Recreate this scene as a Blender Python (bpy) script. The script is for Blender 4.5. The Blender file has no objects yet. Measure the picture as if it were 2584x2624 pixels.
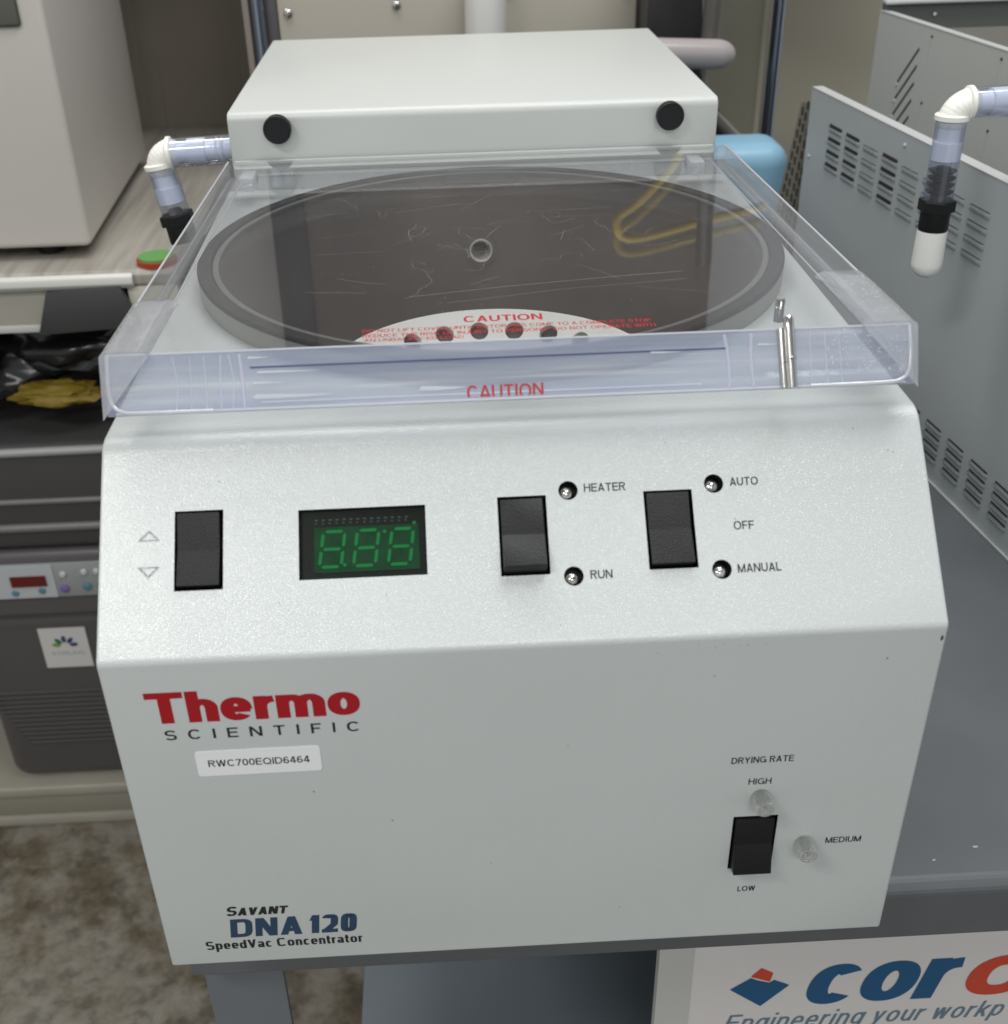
import bpy, bmesh, math, random
from mathutils import Vector, Matrix
random.seed(7)
R = math.radians
scene = bpy.context.scene
COL = scene.collection

# ------------------------------------------------------------------ camera
cam_d = bpy.data.cameras.new('camera')
cam = bpy.data.objects.new('camera', cam_d); COL.objects.link(cam)
scene.camera = cam
cam_d.sensor_fit = 'HORIZONTAL'; cam_d.sensor_width = 36
cam_d.lens = 2986.2169 / 2584 * 36
cam_d.shift_x = 0.01596; cam_d.shift_y = 0.01732
cam_d.clip_start = 0.02; cam_d.clip_end = 100
cam.matrix_world = Matrix.Translation((-0.0312, -0.4323, 0.5475)) @ \
    (Matrix.Rotation(-0.0477, 4, 'Z') @ Matrix.Rotation(0.0231, 4, 'Y') @ Matrix.Rotation(1.0142, 4, 'X'))
cam_d.dof.use_dof = True; cam_d.dof.focus_distance = 0.74; cam_d.dof.aperture_fstop = 12

# ------------------------------------------------------------------ world and lamps (indoor, ceiling panels and an added front fill)
world = bpy.data.worlds.new("World"); scene.world = world; world.use_nodes = True
world.node_tree.nodes['Background'].inputs[0].default_value = (0.92, 0.97, 1.0, 1)
world.node_tree.nodes['Background'].inputs[1].default_value = 0.55

def area(name, loc, target, sx, sy, power, color=(1, 1, 1)):
    l = bpy.data.lights.new(name, 'AREA'); l.shape = 'RECTANGLE'; l.size = sx; l.size_y = sy
    l.energy = power; l.color = color
    o = bpy.data.objects.new(name, l); COL.objects.link(o); o.location = loc
    o.rotation_euler = (Vector(target) - Vector(loc)).to_track_quat('-Z', 'Y').to_euler()
    return o
area('ceiling_and_fill_lamp', (-1.18, -0.95, 1.95), (-1.15, -0.9, 0.0), 0.9, 0.4, 24, (1, 0.985, 0.95))
area('ceiling_and_fill_lamp', (0.55, 0.35, 1.95), (0.5, 0.4, 0.0), 1.2, 0.5, 20, (0.97, 0.99, 1))
area('ceiling_and_fill_lamp', (-0.3, 1.0, 1.95), (-0.3, 1.05, 0.0), 1.2, 0.4, 18, (1, 0.98, 0.94))
area('ceiling_and_fill_lamp', (0.3, -2.4, 1.95), (0.3, -2.0, 0.0), 1.2, 0.5, 28, (1, 0.99, 0.97))  # fill lamp added behind the camera to brighten the front

scene.view_settings.view_transform = 'Standard'; scene.view_settings.look = 'None'
scene.view_settings.exposure = 0.10; scene.view_settings.gamma = 1
scene.cycles.max_bounces = 10; scene.cycles.transparent_max_bounces = 24
scene.cycles.transmission_bounces = 10
scene.cycles.caustics_refractive = False; scene.cycles.caustics_reflective = False
scene.cycles.use_denoising = True
scene.cycles.sample_clamp_indirect = 6

# ------------------------------------------------------------------ materials
MATS = {}
def mat(name, color, rough=0.5, metal=0.0, bump=0.0, bscale=200.0, vary=0.0, vscale=6.0, spec=0.5, coat=0.0, stretch=None, vcol=None, detail=4):
    if name in MATS: return MATS[name]
    m = bpy.data.materials.new(name); m.use_nodes = True; nt = m.node_tree
    b = nt.nodes['Principled BSDF']
    b.inputs['Base Color'].default_value = (*color, 1); b.inputs['Roughness'].default_value = rough
    b.inputs['Metallic'].default_value = metal; b.inputs['Specular IOR Level'].default_value = spec
    b.inputs['Coat Weight'].default_value = coat
    tc = nt.nodes.new('ShaderNodeTexCoord')
    src = tc.outputs['Object']
    if stretch:
        mp = nt.nodes.new('ShaderNodeMapping'); mp.inputs['Scale'].default_value = stretch
        nt.links.new(src, mp.inputs[0]); src = mp.outputs[0]
    if vary:
        n = nt.nodes.new('ShaderNodeTexNoise'); n.inputs['Scale'].default_value = vscale; n.inputs['Detail'].default_value = detail
        nt.links.new(src, n.inputs['Vector'])
        r = nt.nodes.new('ShaderNodeValToRGB'); r.color_ramp.elements[0].position = 0.32; r.color_ramp.elements[1].position = 0.68
        c2 = vcol if vcol else tuple(c * (1 - vary) for c in color)
        r.color_ramp.elements[0].color = (*c2, 1); r.color_ramp.elements[1].color = (*color, 1)
        nt.links.new(n.outputs[0], r.inputs[0]); nt.links.new(r.outputs[0], b.inputs['Base Color'])
    if bump:
        n = nt.nodes.new('ShaderNodeTexNoise'); n.inputs['Scale'].default_value = bscale; n.inputs['Detail'].default_value = 2
        nt.links.new(tc.outputs['Object'], n.inputs['Vector'])
        bp = nt.nodes.new('ShaderNodeBump'); bp.inputs['Strength'].default_value = bump; bp.inputs['Distance'].default_value = 0.0006
        nt.links.new(n.outputs[0], bp.inputs['Height']); nt.links.new(bp.outputs[0], b.inputs['Normal'])
    if name == 'powder_coat':       # fine grain sits in the glossy top coat
        n2 = nt.nodes.new('ShaderNodeTexNoise'); n2.inputs['Scale'].default_value = 900; n2.inputs['Detail'].default_value = 1.5
        nt.links.new(tc.outputs['Object'], n2.inputs['Vector'])
        b2 = nt.nodes.new('ShaderNodeBump'); b2.inputs['Strength'].default_value = 1.0; b2.inputs['Distance'].default_value = 0.0005
        nt.links.new(n2.outputs[0], b2.inputs['Height']); nt.links.new(b2.outputs[0], b.inputs['Coat Normal'])
        b.inputs['Coat Roughness'].default_value = 0.14
    MATS[name] = m
    return m

def clear(name, tint, opaque=0.0, body=(0.6, 0.63, 0.72), rough=0.02, f0=0.04, bump=0.0, bscale=60, trans=0.5, streak=None):
    """clear plastic: transparent with Schlick reflection, optional milky share"""
    if name in MATS: return MATS[name]
    m = bpy.data.materials.new(name); m.use_nodes = True; nt = m.node_tree; nt.nodes.clear()
    N = nt.nodes.new; L = nt.links.new
    out = N('ShaderNodeOutputMaterial')
    geo = N('ShaderNodeNewGeometry')
    dot = N('ShaderNodeVectorMath'); dot.operation = 'DOT_PRODUCT'
    L(geo.outputs['Normal'], dot.inputs[0]); L(geo.outputs['Incoming'], dot.inputs[1])
    ab = N('ShaderNodeMath'); ab.operation = 'ABSOLUTE'; L(dot.outputs['Value'], ab.inputs[0])
    su = N('ShaderNodeMath'); su.operation = 'SUBTRACT'; su.inputs[0].default_value = 1; L(ab.outputs[0], su.inputs[1])
    pw = N('ShaderNodeMath'); pw.operation = 'POWER'; L(su.outputs[0], pw.inputs[0]); pw.inputs[1].default_value = 5
    ml = N('ShaderNodeMath'); ml.operation = 'MULTIPLY_ADD'; L(pw.outputs[0], ml.inputs[0]); ml.inputs[1].default_value = 1 - f0; ml.inputs[2].default_value = f0
    tr = N('ShaderNodeBsdfTransparent'); tr.inputs[0].default_value = (*tint, 1)
    gl = N('ShaderNodeBsdfGlossy'); gl.inputs['Roughness'].default_value = rough
    if bump:
        n = N('ShaderNodeTexNoise'); n.inputs['Scale'].default_value = bscale
        tc = N('ShaderNodeTexCoord'); L(tc.outputs['Object'], n.inputs['Vector'])
        bp = N('ShaderNodeBump'); bp.inputs['Strength'].default_value = bump; bp.inputs['Distance'].default_value = 0.002
        L(n.outputs[0], bp.inputs['Height']); L(bp.outputs[0], gl.inputs['Normal'])
    base = tr.outputs[0]
    if opaque > 0:
        df = N('ShaderNodeBsdfDiffuse'); df.inputs[0].default_value = (*body, 1)
        tl = N('ShaderNodeBsdfTranslucent'); tl.inputs[0].default_value = (*body, 1)
        if streak:      # painted streaks for highlights and refraction in the clear bar
            tcs = N('ShaderNodeTexCoord'); mps = N('ShaderNodeMapping'); mps.inputs['Scale'].default_value = streak[0]
            ns = N('ShaderNodeTexNoise'); ns.inputs['Scale'].default_value = 1.0; ns.inputs['Detail'].default_value = 3
            L(tcs.outputs['Object'], mps.inputs[0]); L(mps.outputs[0], ns.inputs['Vector'])
            rs = N('ShaderNodeValToRGB'); es = rs.color_ramp.elements
            es[0].position = 0.36; es[0].color = (*streak[1], 1); es[1].position = 0.66; es[1].color = (*streak[2], 1)
            xs_ = es.new(0.56); xs_.color = (*body, 1)
            L(ns.outputs[0], rs.inputs[0]); L(rs.outputs[0], df.inputs[0]); L(rs.outputs[0], tl.inputs[0])
        mx = N('ShaderNodeMixShader'); mx.inputs[0].default_value = trans; L(df.outputs[0], mx.inputs[1]); L(tl.outputs[0], mx.inputs[2])
        m2 = N('ShaderNodeMixShader'); m2.inputs[0].default_value = opaque
        L(tr.outputs[0], m2.inputs[1]); L(mx.outputs[0], m2.inputs[2]); base = m2.outputs[0]
    fin = N('ShaderNodeMixShader'); L(ml.outputs[0], fin.inputs[0]); L(base, fin.inputs[1]); L(gl.outputs[0], fin.inputs[2])
    L(fin.outputs[0], out.inputs[0])
    MATS[name] = m
    return m

def real_glass(name, color=(1, 1, 1), rough=0.0, ior=1.49, bump=0.0, bscale=120):
    if name in MATS: return MATS[name]
    m = bpy.data.materials.new(name); m.use_nodes = True; nt = m.node_tree
    b = nt.nodes['Principled BSDF']; b.inputs['Base Color'].default_value = (*color, 1)
    b.inputs['Transmission Weight'].default_value = 1; b.inputs['Roughness'].default_value = rough; b.inputs['IOR'].default_value = ior
    if bump:
        tc = nt.nodes.new('ShaderNodeTexCoord'); n = nt.nodes.new('ShaderNodeTexNoise'); n.inputs['Scale'].default_value = bscale
        nt.links.new(tc.outputs['Object'], n.inputs['Vector'])
        bp = nt.nodes.new('ShaderNodeBump'); bp.inputs['Strength'].default_value = bump; bp.inputs['Distance'].default_value = 0.003
        nt.links.new(n.outputs[0], bp.inputs['Height']); nt.links.new(bp.outputs[0], b.inputs['Normal'])
    MATS[name] = m
    return m

paint = mat('powder_coat', (0.525, 0.557, 0.553), 0.33, bump=0.22, bscale=950, vary=0.05, vscale=7, coat=0.8)
paint_cover = mat('cover_paint', (0.50, 0.515, 0.50), 0.4, bump=0.08, bscale=600, vary=0.05, vscale=4)
black = mat('black_plastic', (0.008, 0.008, 0.009), 0.45, bump=0.25, bscale=900, spec=0.3)
blackgrain = mat('grained_black_plastic', (0.013, 0.013, 0.014), 0.5, bump=0.9, bscale=1300, spec=0.35)
hole_black = mat('recess_black', (0.004, 0.004, 0.004), 0.7)
rubber = mat('gasket_rubber', (0.014, 0.013, 0.014), 0.6, vary=0.3, vscale=25)
bowl_m = mat('bowl_coating', (0.20, 0.185, 0.18), 0.5, vary=0.15, vscale=9)
collar_m = mat('collar_grey', (0.20, 0.205, 0.19), 0.35)
rim_m = mat('bowl_rim_grey', (0.13, 0.127, 0.124), 0.4)
rotor_m = mat('rotor_white', (0.74, 0.74, 0.70), 0.45, vary=0.04, vscale=30)
chrome = mat('steel', (0.62, 0.61, 0.6), 0.18, 1.0)
red = mat('red_ink', (0.34, 0.003, 0.010), 0.45)
ink = mat('black_ink', (0.012, 0.013, 0.015), 0.5)
blue_ink = mat('navy_ink', (0.020, 0.048, 0.10), 0.5)
grey_ink = mat('worn_grey_ink', (0.42, 0.42, 0.42), 0.5, vary=0.6, vscale=900, detail=1)
white_label = mat('label_stock', (0.78, 0.78, 0.80), 0.35)
lid_m = clear('lid_acrylic', (0.975, 0.98, 0.985), f0=0.065)
edge_m = clear('acrylic_edge', (0.97, 0.975, 0.985), opaque=0.12, body=(0.88, 0.89, 0.93), rough=0.06, f0=0.08)
skirt_m = clear('skirt_acrylic', (0.965, 0.975, 0.99), opaque=0.46, body=(0.64, 0.68, 0.80), rough=0.05, f0=0.07, streak=((7, 160, 160), (0.48, 0.53, 0.68), (0.98, 0.99, 1.0)))
rib_m = clear('skirt_rib', (0.9, 0.9, 0.97), opaque=0.55, body=(0.92, 0.92, 1.0), rough=0.05)
bright_edge = clear('edge_highlight', (0.95, 0.95, 1), opaque=0.75, body=(0.92, 0.93, 0.97), rough=0.03, f0=0.15)  # pale body painted in for highlights and glints; hinge blocks share it
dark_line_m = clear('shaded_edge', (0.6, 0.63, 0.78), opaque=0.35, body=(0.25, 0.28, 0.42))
block_m = clear('handle_block_acrylic', (0.96, 0.97, 0.99), opaque=0.24, body=(0.92, 0.94, 0.98), rough=0.04, f0=0.12, bump=0.6, bscale=45)
block_smooth = clear('handle_block_smooth', (0.96, 0.97, 0.99), opaque=0.28, body=(0.90, 0.92, 0.97), rough=0.04, f0=0.16, bump=0.5, bscale=60)
lens_m = clear('lamp_lens', (0.93, 0.94, 0.93), opaque=0.45, body=(0.80, 0.82, 0.80), rough=0.05, f0=0.22)
tube_m = clear('clear_tube', (0.84, 0.87, 0.95), opaque=0.07, body=(0.62, 0.65, 0.80), rough=0.04, f0=0.12)
white_pl = mat('white_nylon', (0.80, 0.79, 0.74), 0.35)
insert_m = mat('white_insert', (0.74, 0.76, 0.82), 0.25)
sinter = mat('white_sintered', (0.80, 0.80, 0.77), 0.8, bump=0.3, bscale=800)

# ------------------------------------------------------------------ mesh helpers
def link(name, me, parent=None, m=None):
    o = bpy.data.objects.new(name, me); COL.objects.link(o)
    if parent is not None:
        o.parent = parent
        if parent.parent is None:
            o.matrix_parent_inverse = Matrix.Translation(parent.location).inverted()
    if m is not None:
        for mm in (m if isinstance(m, (list, tuple)) else [m]): me.materials.append(mm)
    return o
def from_bm(name, bm, m, parent=None, smooth=None):
    bmesh.ops.recalc_face_normals(bm, faces=bm.faces)
    me = bpy.data.meshes.new(name); bm.to_mesh(me); bm.free()
    if smooth: 
        for p in me.polygons: p.use_smooth = True
        me.set_sharp_from_angle(angle=R(smooth))
    return link(name, me, parent, m)
def raw(name, vs, fs, m, parent=None, smooth=None):
    me = bpy.data.meshes.new(name); me.from_pydata([tuple(v) for v in vs], [], fs); me.update()
    if smooth:
        for p in me.polygons: p.use_smooth = True
        me.set_sharp_from_angle(angle=R(smooth))
    return link(name, me, parent, m)
def bm_box(bm, lo, hi, bev=0.0, seg=2, mtx=None, mi=0):
    r = bmesh.ops.create_cube(bm, size=1)
    vs = r['verts']
    for v in vs:
        v.co = Vector([(lo[i] + hi[i]) / 2 + v.co[i] * (hi[i] - lo[i]) for i in range(3)])
    fs = list({f for v in vs for f in v.link_faces})
    for f in fs: f.material_index = mi
    if bev:
        es = list({e for v in vs for e in v.link_edges})
        r2 = bmesh.ops.bevel(bm, geom=es, offset=bev, segments=seg, profile=0.5, affect='EDGES')
        vs = list({v for f in r2['faces'] for v in f.verts} | {v for v in vs if v.is_valid})
        for f in r2['faces']: f.material_index = mi
    if mtx is not None:
        for v in vs: v.co = mtx @ v.co
def box(name, lo, hi, m, parent=None, bev=0.0, seg=2, mtx=None, smooth=40):
    bm = bmesh.new(); bm_box(bm, lo, hi, bev, seg, mtx)
    return from_bm(name, bm, m, parent, smooth if bev else None)
def frame_of(d):
    d = d.normalized(); a = Vector((0, 0, 1)) if abs(d.z) < 0.9 else Vector((1, 0, 0))
    u = d.cross(a).normalized(); v = d.cross(u).normalized(); return u, v
def lathe(name, p0, axis, prof, m, parent=None, n=40, smooth=35, ribs=0.0, mi=None):
    """prof: list of (distance along axis, radius)"""
    p0 = Vector(p0); ax = Vector(axis).normalized(); u, v = frame_of(ax)
    vs, fs, ms = [], [], []
    for (t, r) in prof:
        for k in range(n):
            a = 2 * math.pi * k / n
            rr = r * (1 - ribs * (k % 2))
            vs.append(p0 + ax * t + (u * math.cos(a) + v * math.sin(a)) * rr)
    for i in range(len(prof) - 1):
        for k in range(n):
            k2 = (k + 1) % n
            fs.append((i * n + k, i * n + k2, (i + 1) * n + k2, (i + 1) * n + k)); ms.append(mi[i] if mi else 0)
    fs.append(tuple(range(n - 1, -1, -1))); ms.append(mi[0] if mi else 0)
    fs.append(tuple((len(prof) - 1) * n + k for k in range(n))); ms.append(mi[-1] if mi else 0)
    me = bpy.data.meshes.new(name); me.from_pydata([tuple(x) for x in vs], [], fs)
    for p, q in zip(me.polygons, ms): p.material_index = q
    bm = bmesh.new(); bm.from_mesh(me); bmesh.ops.recalc_face_normals(bm, faces=bm.faces); bm.to_mesh(me); bm.free()
    for p in me.polygons: p.use_smooth = True
    me.set_sharp_from_angle(angle=R(smooth))
    return link(name, me, parent, m)
def tube(name, pts, r, m, parent=None, n=16, caps=True):
    pts = [Vector(p) for p in pts]; vs, fs = [], []
    prev = None
    for i, p in enumerate(pts):
        d = (pts[min(i + 1, len(pts) - 1)] - pts[max(i - 1, 0)]).normalized()
        if prev is None: u, v = frame_of(d)
        else:
            u = (prev - d * prev.dot(d)).normalized(); v = d.cross(u)
        prev = u
        for k in range(n):
            a = 2 * math.pi * k / n; vs.append(p + (u * math.cos(a) + v * math.sin(a)) * r)
    for i in range(len(pts) - 1):
        for k in range(n):
            k2 = (k + 1) % n; fs.append((i * n + k, i * n + k2, (i + 1) * n + k2, (i + 1) * n + k))
    if caps: fs.append(tuple(range(n))); fs.append(tuple((len(pts) - 1) * n + k for k in range(n)))
    bm = bmesh.new(); vv = [bm.verts.new(p) for p in vs]
    for f in fs: bm.faces.new([vv[i] for i in f])
    return from_bm(name, bm, m, parent, 50)
def curve_pts(pts, n=8):
    P = [Vector(p) for p in pts]; out = []
    for i in range(len(P) - 1):
        a, b, c, d = P[max(i - 1, 0)], P[i], P[i + 1], P[min(i + 2, len(P) - 1)]
        for k in range(n):
            t = k / n
            out.append(0.5 * ((2 * b) + (c - a) * t + (2 * a - 5 * b + 4 * c - d) * t * t + (3 * b - a - 3 * c + d) * t ** 3))
    out.append(P[-1]); return out
def prism(name, poly, depth_vec, m, parent=None, bev=0.0):
    """closed polygon of 3D points pushed along depth_vec"""
    bm = bmesh.new(); d = Vector(depth_vec)
    a = [bm.verts.new(Vector(p)) for p in poly]; b = [bm.verts.new(Vector(p) + d) for p in poly]
    bm.faces.new(a); bm.faces.new(b[::-1]); n = len(a)
    for i in range(n): bm.faces.new((a[i], b[i], b[(i + 1) % n], a[(i + 1) % n]))
    if bev: bmesh.ops.bevel(bm, geom=list(bm.edges), offset=bev, segments=2, profile=0.5, affect='EDGES')
    return from_bm(name, bm, m, parent, 40 if bev else None)

class Fr:
    """a flat working frame: origin, u (right), v (up), n (out)"""
    def __init__(s, o, u, v): s.o = Vector(o); s.u = Vector(u).normalized(); s.v = Vector(v).normalized(); s.n = s.u.cross(s.v).normalized()
    def p(s, a, b, c=0.0): return s.o + s.u * a + s.v * b + s.n * c
def plate(name, fr, a0, b0, a1, b1, c0, c1, m, parent=None, bev=0.0, rad=0.0):
    """rectangular (or round-cornered) plate in a frame between heights c0 and c1"""
    if rad:
        pts = []
        for (cx, cy, s) in ((a1 - rad, b1 - rad, 0), (a0 + rad, b1 - rad, 90), (a0 + rad, b0 + rad, 180), (a1 - rad, b0 + rad, 270)):
            for k in range(5):
                t = R(s + k * 22.5); pts.append(fr.p(cx + rad * math.cos(t), cy + rad * math.sin(t), c0))
        return prism(name, pts, fr.n * (c1 - c0), m, parent)
    return prism(name, [fr.p(a0, b0, c0), fr.p(a1, b0, c0), fr.p(a1, b1, c0), fr.p(a0, b1, c0)], fr.n * (c1 - c0), m, parent, bev)

# ---- own stroke lettering: grotesque capitals, small letters and figures drawn with an elliptical pen
ADV = dict(A=.92, B=.86, C=.96, D=.92, E=.80, F=.74, G=1.02, H=.90, I=.22, J=.66, K=.9, L=.72, M=1.08, N=.92, O=1.04, P=.84, Q=1.04, R=.88, S=.86, T=.84, U=.9, V=.9, W=1.28, Y=.9,
           a=.70, c=.66, d=.72, e=.70, g=.72, h=.68, i=.2, k=.68, l=.2, m=1.08, n=.68, o=.72, p=.72, r=.44, t=.40, u=.68, w=.98, y=.68)
ADV.update({'0': .72, '1': .44, '2': .72, '4': .76, '6': .72, '7': .70, ' ': .40, '.': .2})
def glyph(ch, hx, hy, xh=0.72, sq=2.3):
    w = ADV[ch]; up = ch.isupper() or ch.isdigit(); T = 1.0 if up else xh
    l, r, b, t = hx, w - hx, hy, T - hy; m = (b + t) / 2; c = w / 2; S = []
    def arc(cx, cy, rx, ry, a0, a1, n=None, e=None):
        n = n or max(6, int(abs(a1 - a0) / 9)); e = e or sq; out = []
        for k in range(n + 1):
            a = R(a0 + (a1 - a0) * k / n); co, si = math.cos(a), math.sin(a)
            out.append((cx + rx * math.copysign(abs(co) ** (2 / e), co), cy + ry * math.copysign(abs(si) ** (2 / e), si)))
        return out
    P = lambda *p: S.append(('p', list(p)))
    L_ = lambda p: S.append(('p', p))
    D = lambda x0, y0, x1, y1, f=1.05: S.append(('d', (x0, y0, x1, y1, f)))
    wd = hx * 1.08
    if ch == 'A': D(wd, 0, c, 1); D(w - wd, 0, c, 1); P((w * .2, .28), (w * .8, .28))
    elif ch == 'B': P((l, 0), (l, 1)); q = .53; L_([(hx, t)] + arc(r - .26, (t + q) / 2, .24, (t - q) / 2, 90, -90) + [(hx, q)]); L_([(hx, q)] + arc(r - .26, (b + q) / 2, .26, (q - b) / 2, 90, -90) + [(hx, b)])
    elif ch == 'C': L_(arc(c, m, c - hx, m - hy, 38, 322))
    elif ch == 'D': P((l, 0), (l, 1)); L_([(hx, t)] + arc(w * .42, m, r - w * .42, m - hy, 90, -90) + [(hx, b)])
    elif ch == 'E': P((l, 0), (l, 1)); P((hx, t), (w, t)); P((hx, b), (w, b)); P((hx, .52), (w * .94, .52))
    elif ch == 'F': P((l, 0), (l, 1)); P((hx, t), (w, t)); P((hx, .50), (w * .9, .50))
    elif ch == 'G': L_(arc(c, m, c - hx, m - hy, 40, 335)); P((c * 1.1, .45), (w - hx * .2, .45)); P((r, .45 + hy), (r, 0.0))
    elif ch == 'H': P((l, 0), (l, 1)); P((r, 0), (r, 1)); P((l, .53), (r, .53))
    elif ch == 'I': P((c, 0), (c, 1))
    elif ch == 'J': L_([(r, 1)] + arc(c, b + .3, c - hx, .3, 360, 185))
    elif ch == 'K': P((l, 0), (l, 1)); D(l + .03, .30, r - .02, 1, 1.3); D(w - wd * 1.1, 0, l + .22, .58, 1.2)
    elif ch == 'L': P((l, 0), (l, 1)); P((hx, b), (w, b))
    elif ch == 'M': P((l, 0), (l, 1)); P((r, 0), (r, 1)); D(wd, 1, c, 0, 1.0); D(w - wd, 1, c, 0, 1.0)
    elif ch == 'N': P((l, 0), (l, 1)); P((r, 0), (r, 1)); D(wd * 1.1, 1, w - wd * 1.1, 0, 1.15)
    elif ch in 'OQ':
        L_(arc(c, m, c - hx, m - hy, 0, 360, 44)); 
        if ch == 'Q': D(w - wd * .6, -.03, c + .08, .26, 1.1)
    elif ch == 'P': P((l, 0), (l, 1)); L_([(hx, t)] + arc(r - .27, .72 , .27, t - .72, 90, -90) + [(hx, 1.44 - t)])
    elif ch == 'R': P((l, 0), (l, 1)); L_([(hx, t)] + arc(r - .27, .74, .25, t - .74, 90, -90) + [(hx, 1.48 - t)]); D(w - wd, 0, w * .52, .50, 1.1)
    elif ch == 'S': q = (t - b) / 4; L_(arc(c, t - q, c - hx * 1.1, q, 22, 270)[:-1] + arc(c, b + q, c - hx, q, 90, -158))
    elif ch == 'T': P((0, t), (w, t)); P((c, 0), (c, 1 - hy))
    elif ch == 'U': L_([(l, 1)] + arc(c, b + .34, c - hx, .34, 180, 360) + [(r, 1)])
    elif ch == 'V': D(wd, 1, c, 0); D(w - wd, 1, c, 0)
    elif ch == 'W': D(wd, 1, w * .28, 0); D(w * .5, 1, w * .28, 0); D(w * .5, 1, w * .72, 0); D(w - wd, 1, w * .72, 0)
    elif ch == 'Y': D(wd, 1, c, .42); D(w - wd, 1, c, .42); P((c, 0), (c, .46))
    elif ch == '0': L_(arc(c, m, c - hx, m - hy, 0, 360, 44))
    elif ch == '1': P((r, 0), (r, 1)); D(hx * .75, .70, r - hx * .1, 1, 0.8)
    elif ch == '2': L_(arc(c, t - .26, c - hx, .26, 160, -35, e=sq) + [(l + hx * .2, b + .02)]); P((0, b), (w, b))
    elif ch == '4': P((w * .70, 0), (w * .70, 1)); P((0.02, .27), (w, .27)); D(wd, .27, w * .70 - hx, 1, 1.05)
    elif ch == '6': L_(arc(c, .31, c - hx, .31 - hy, 0, 360, 36)); L_(arc(c + .02, .5, c - hx + .02, t - .5, 45, 180) + [(l, .31)])
    elif ch == '7': P((0, t), (w, t)); D(w * .30, 0, w - wd * 1.1, 1 - hy, 1.0)
    elif ch == 'a':
        L_(arc(c - .02, T - .24, c - hx - .02, .24 - hy, 165, 0)[:-1] + [(r - .02, T - .24), (r - .02, 0)]); L_(arc(c - .03, .21, c - hx - .03, .21 - hy, 0, 360, 30))
    elif ch == 'c': L_(arc(c, T / 2, c - hx, T / 2 - hy, 42, 318))
    elif ch == 'e': L_(arc(c, T / 2, c - hx, T / 2 - hy, -4, 316 if False else 320)); P((l, T / 2 - hy * .1), (w - hx * .3, T / 2 - hy * .1))
    elif ch == 'o': L_(arc(c, T / 2, c - hx, T / 2 - hy, 0, 360, 40))
    elif ch == 'd': L_(arc(c - .01, T / 2, c - hx - .01, T / 2 - hy, 0, 360, 40)); P((r, 0), (r, 1))
    elif ch == 'p': L_(arc(c + .01, T / 2, c - hx - .01, T / 2 - hy, 0, 360, 40)); P((l, -.30), (l, T))
    elif ch == 'g': L_(arc(c - .01, T / 2, c - hx - .01, T / 2 - hy, 0, 360, 40)); L_([(r, T)] + arc(c, -.08, c - hx, .22 - hy, 0, -160))
    elif ch == 'h': P((l, 0), (l, 1)); L_(arc(c + .0, T * .58, r - c, T * .42 - hy, 180, 0) + [(r, 0)])
    elif ch == 'n': P((l, 0), (l, T)); L_(arc(c, T * .58, r - c, T * .42 - hy, 180, 0) + [(r, 0)])
    elif ch == 'u': P((r, 0), (r, T)); L_([(l, T)] + arc(c, T * .42, r - c, T * .42 - hy, 180, 360))
    elif ch == 'm':
        P((l, 0), (l, T)); q = (r - l) / 4
        L_(arc(l + q, T * .58, q, T * .42 - hy, 180, 0) + [(l + 2 * q, 0)]); L_(arc(r - q, T * .58, q, T * .42 - hy, 180, 0) + [(r, 0)])
    elif ch == 'r': P((l, 0), (l, T)); L_(arc(w + .02, T * .52, w - l + .02, T * .48 - hy, 180, 92))
    elif ch == 't': P((w * .42, T + .22), (w * .42, hy * 2.2), (w * .52, b), (w, b)); P((0, t), (w, t))
    elif ch == 'i': P((c, 0), (c, T)); P((c, .88), (c, 1.0))
    elif ch == 'l': P((c, 0), (c, 1))
    elif ch == 'k': P((l, 0), (l, 1)); D(l + .03, T * .3, r - .02, T, 1.3); D(w - wd, 0, l + .2, T * .58, 1.2)
    elif ch == 'w': D(wd, T, w * .28, 0); D(w * .5, T, w * .28, 0); D(w * .5, T, w * .72, 0); D(w - wd, T, w * .72, 0)
    elif ch == 'y': D(wd, T, c, 0); D(w - wd, T, w * .30, -.3)
    return S
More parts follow.
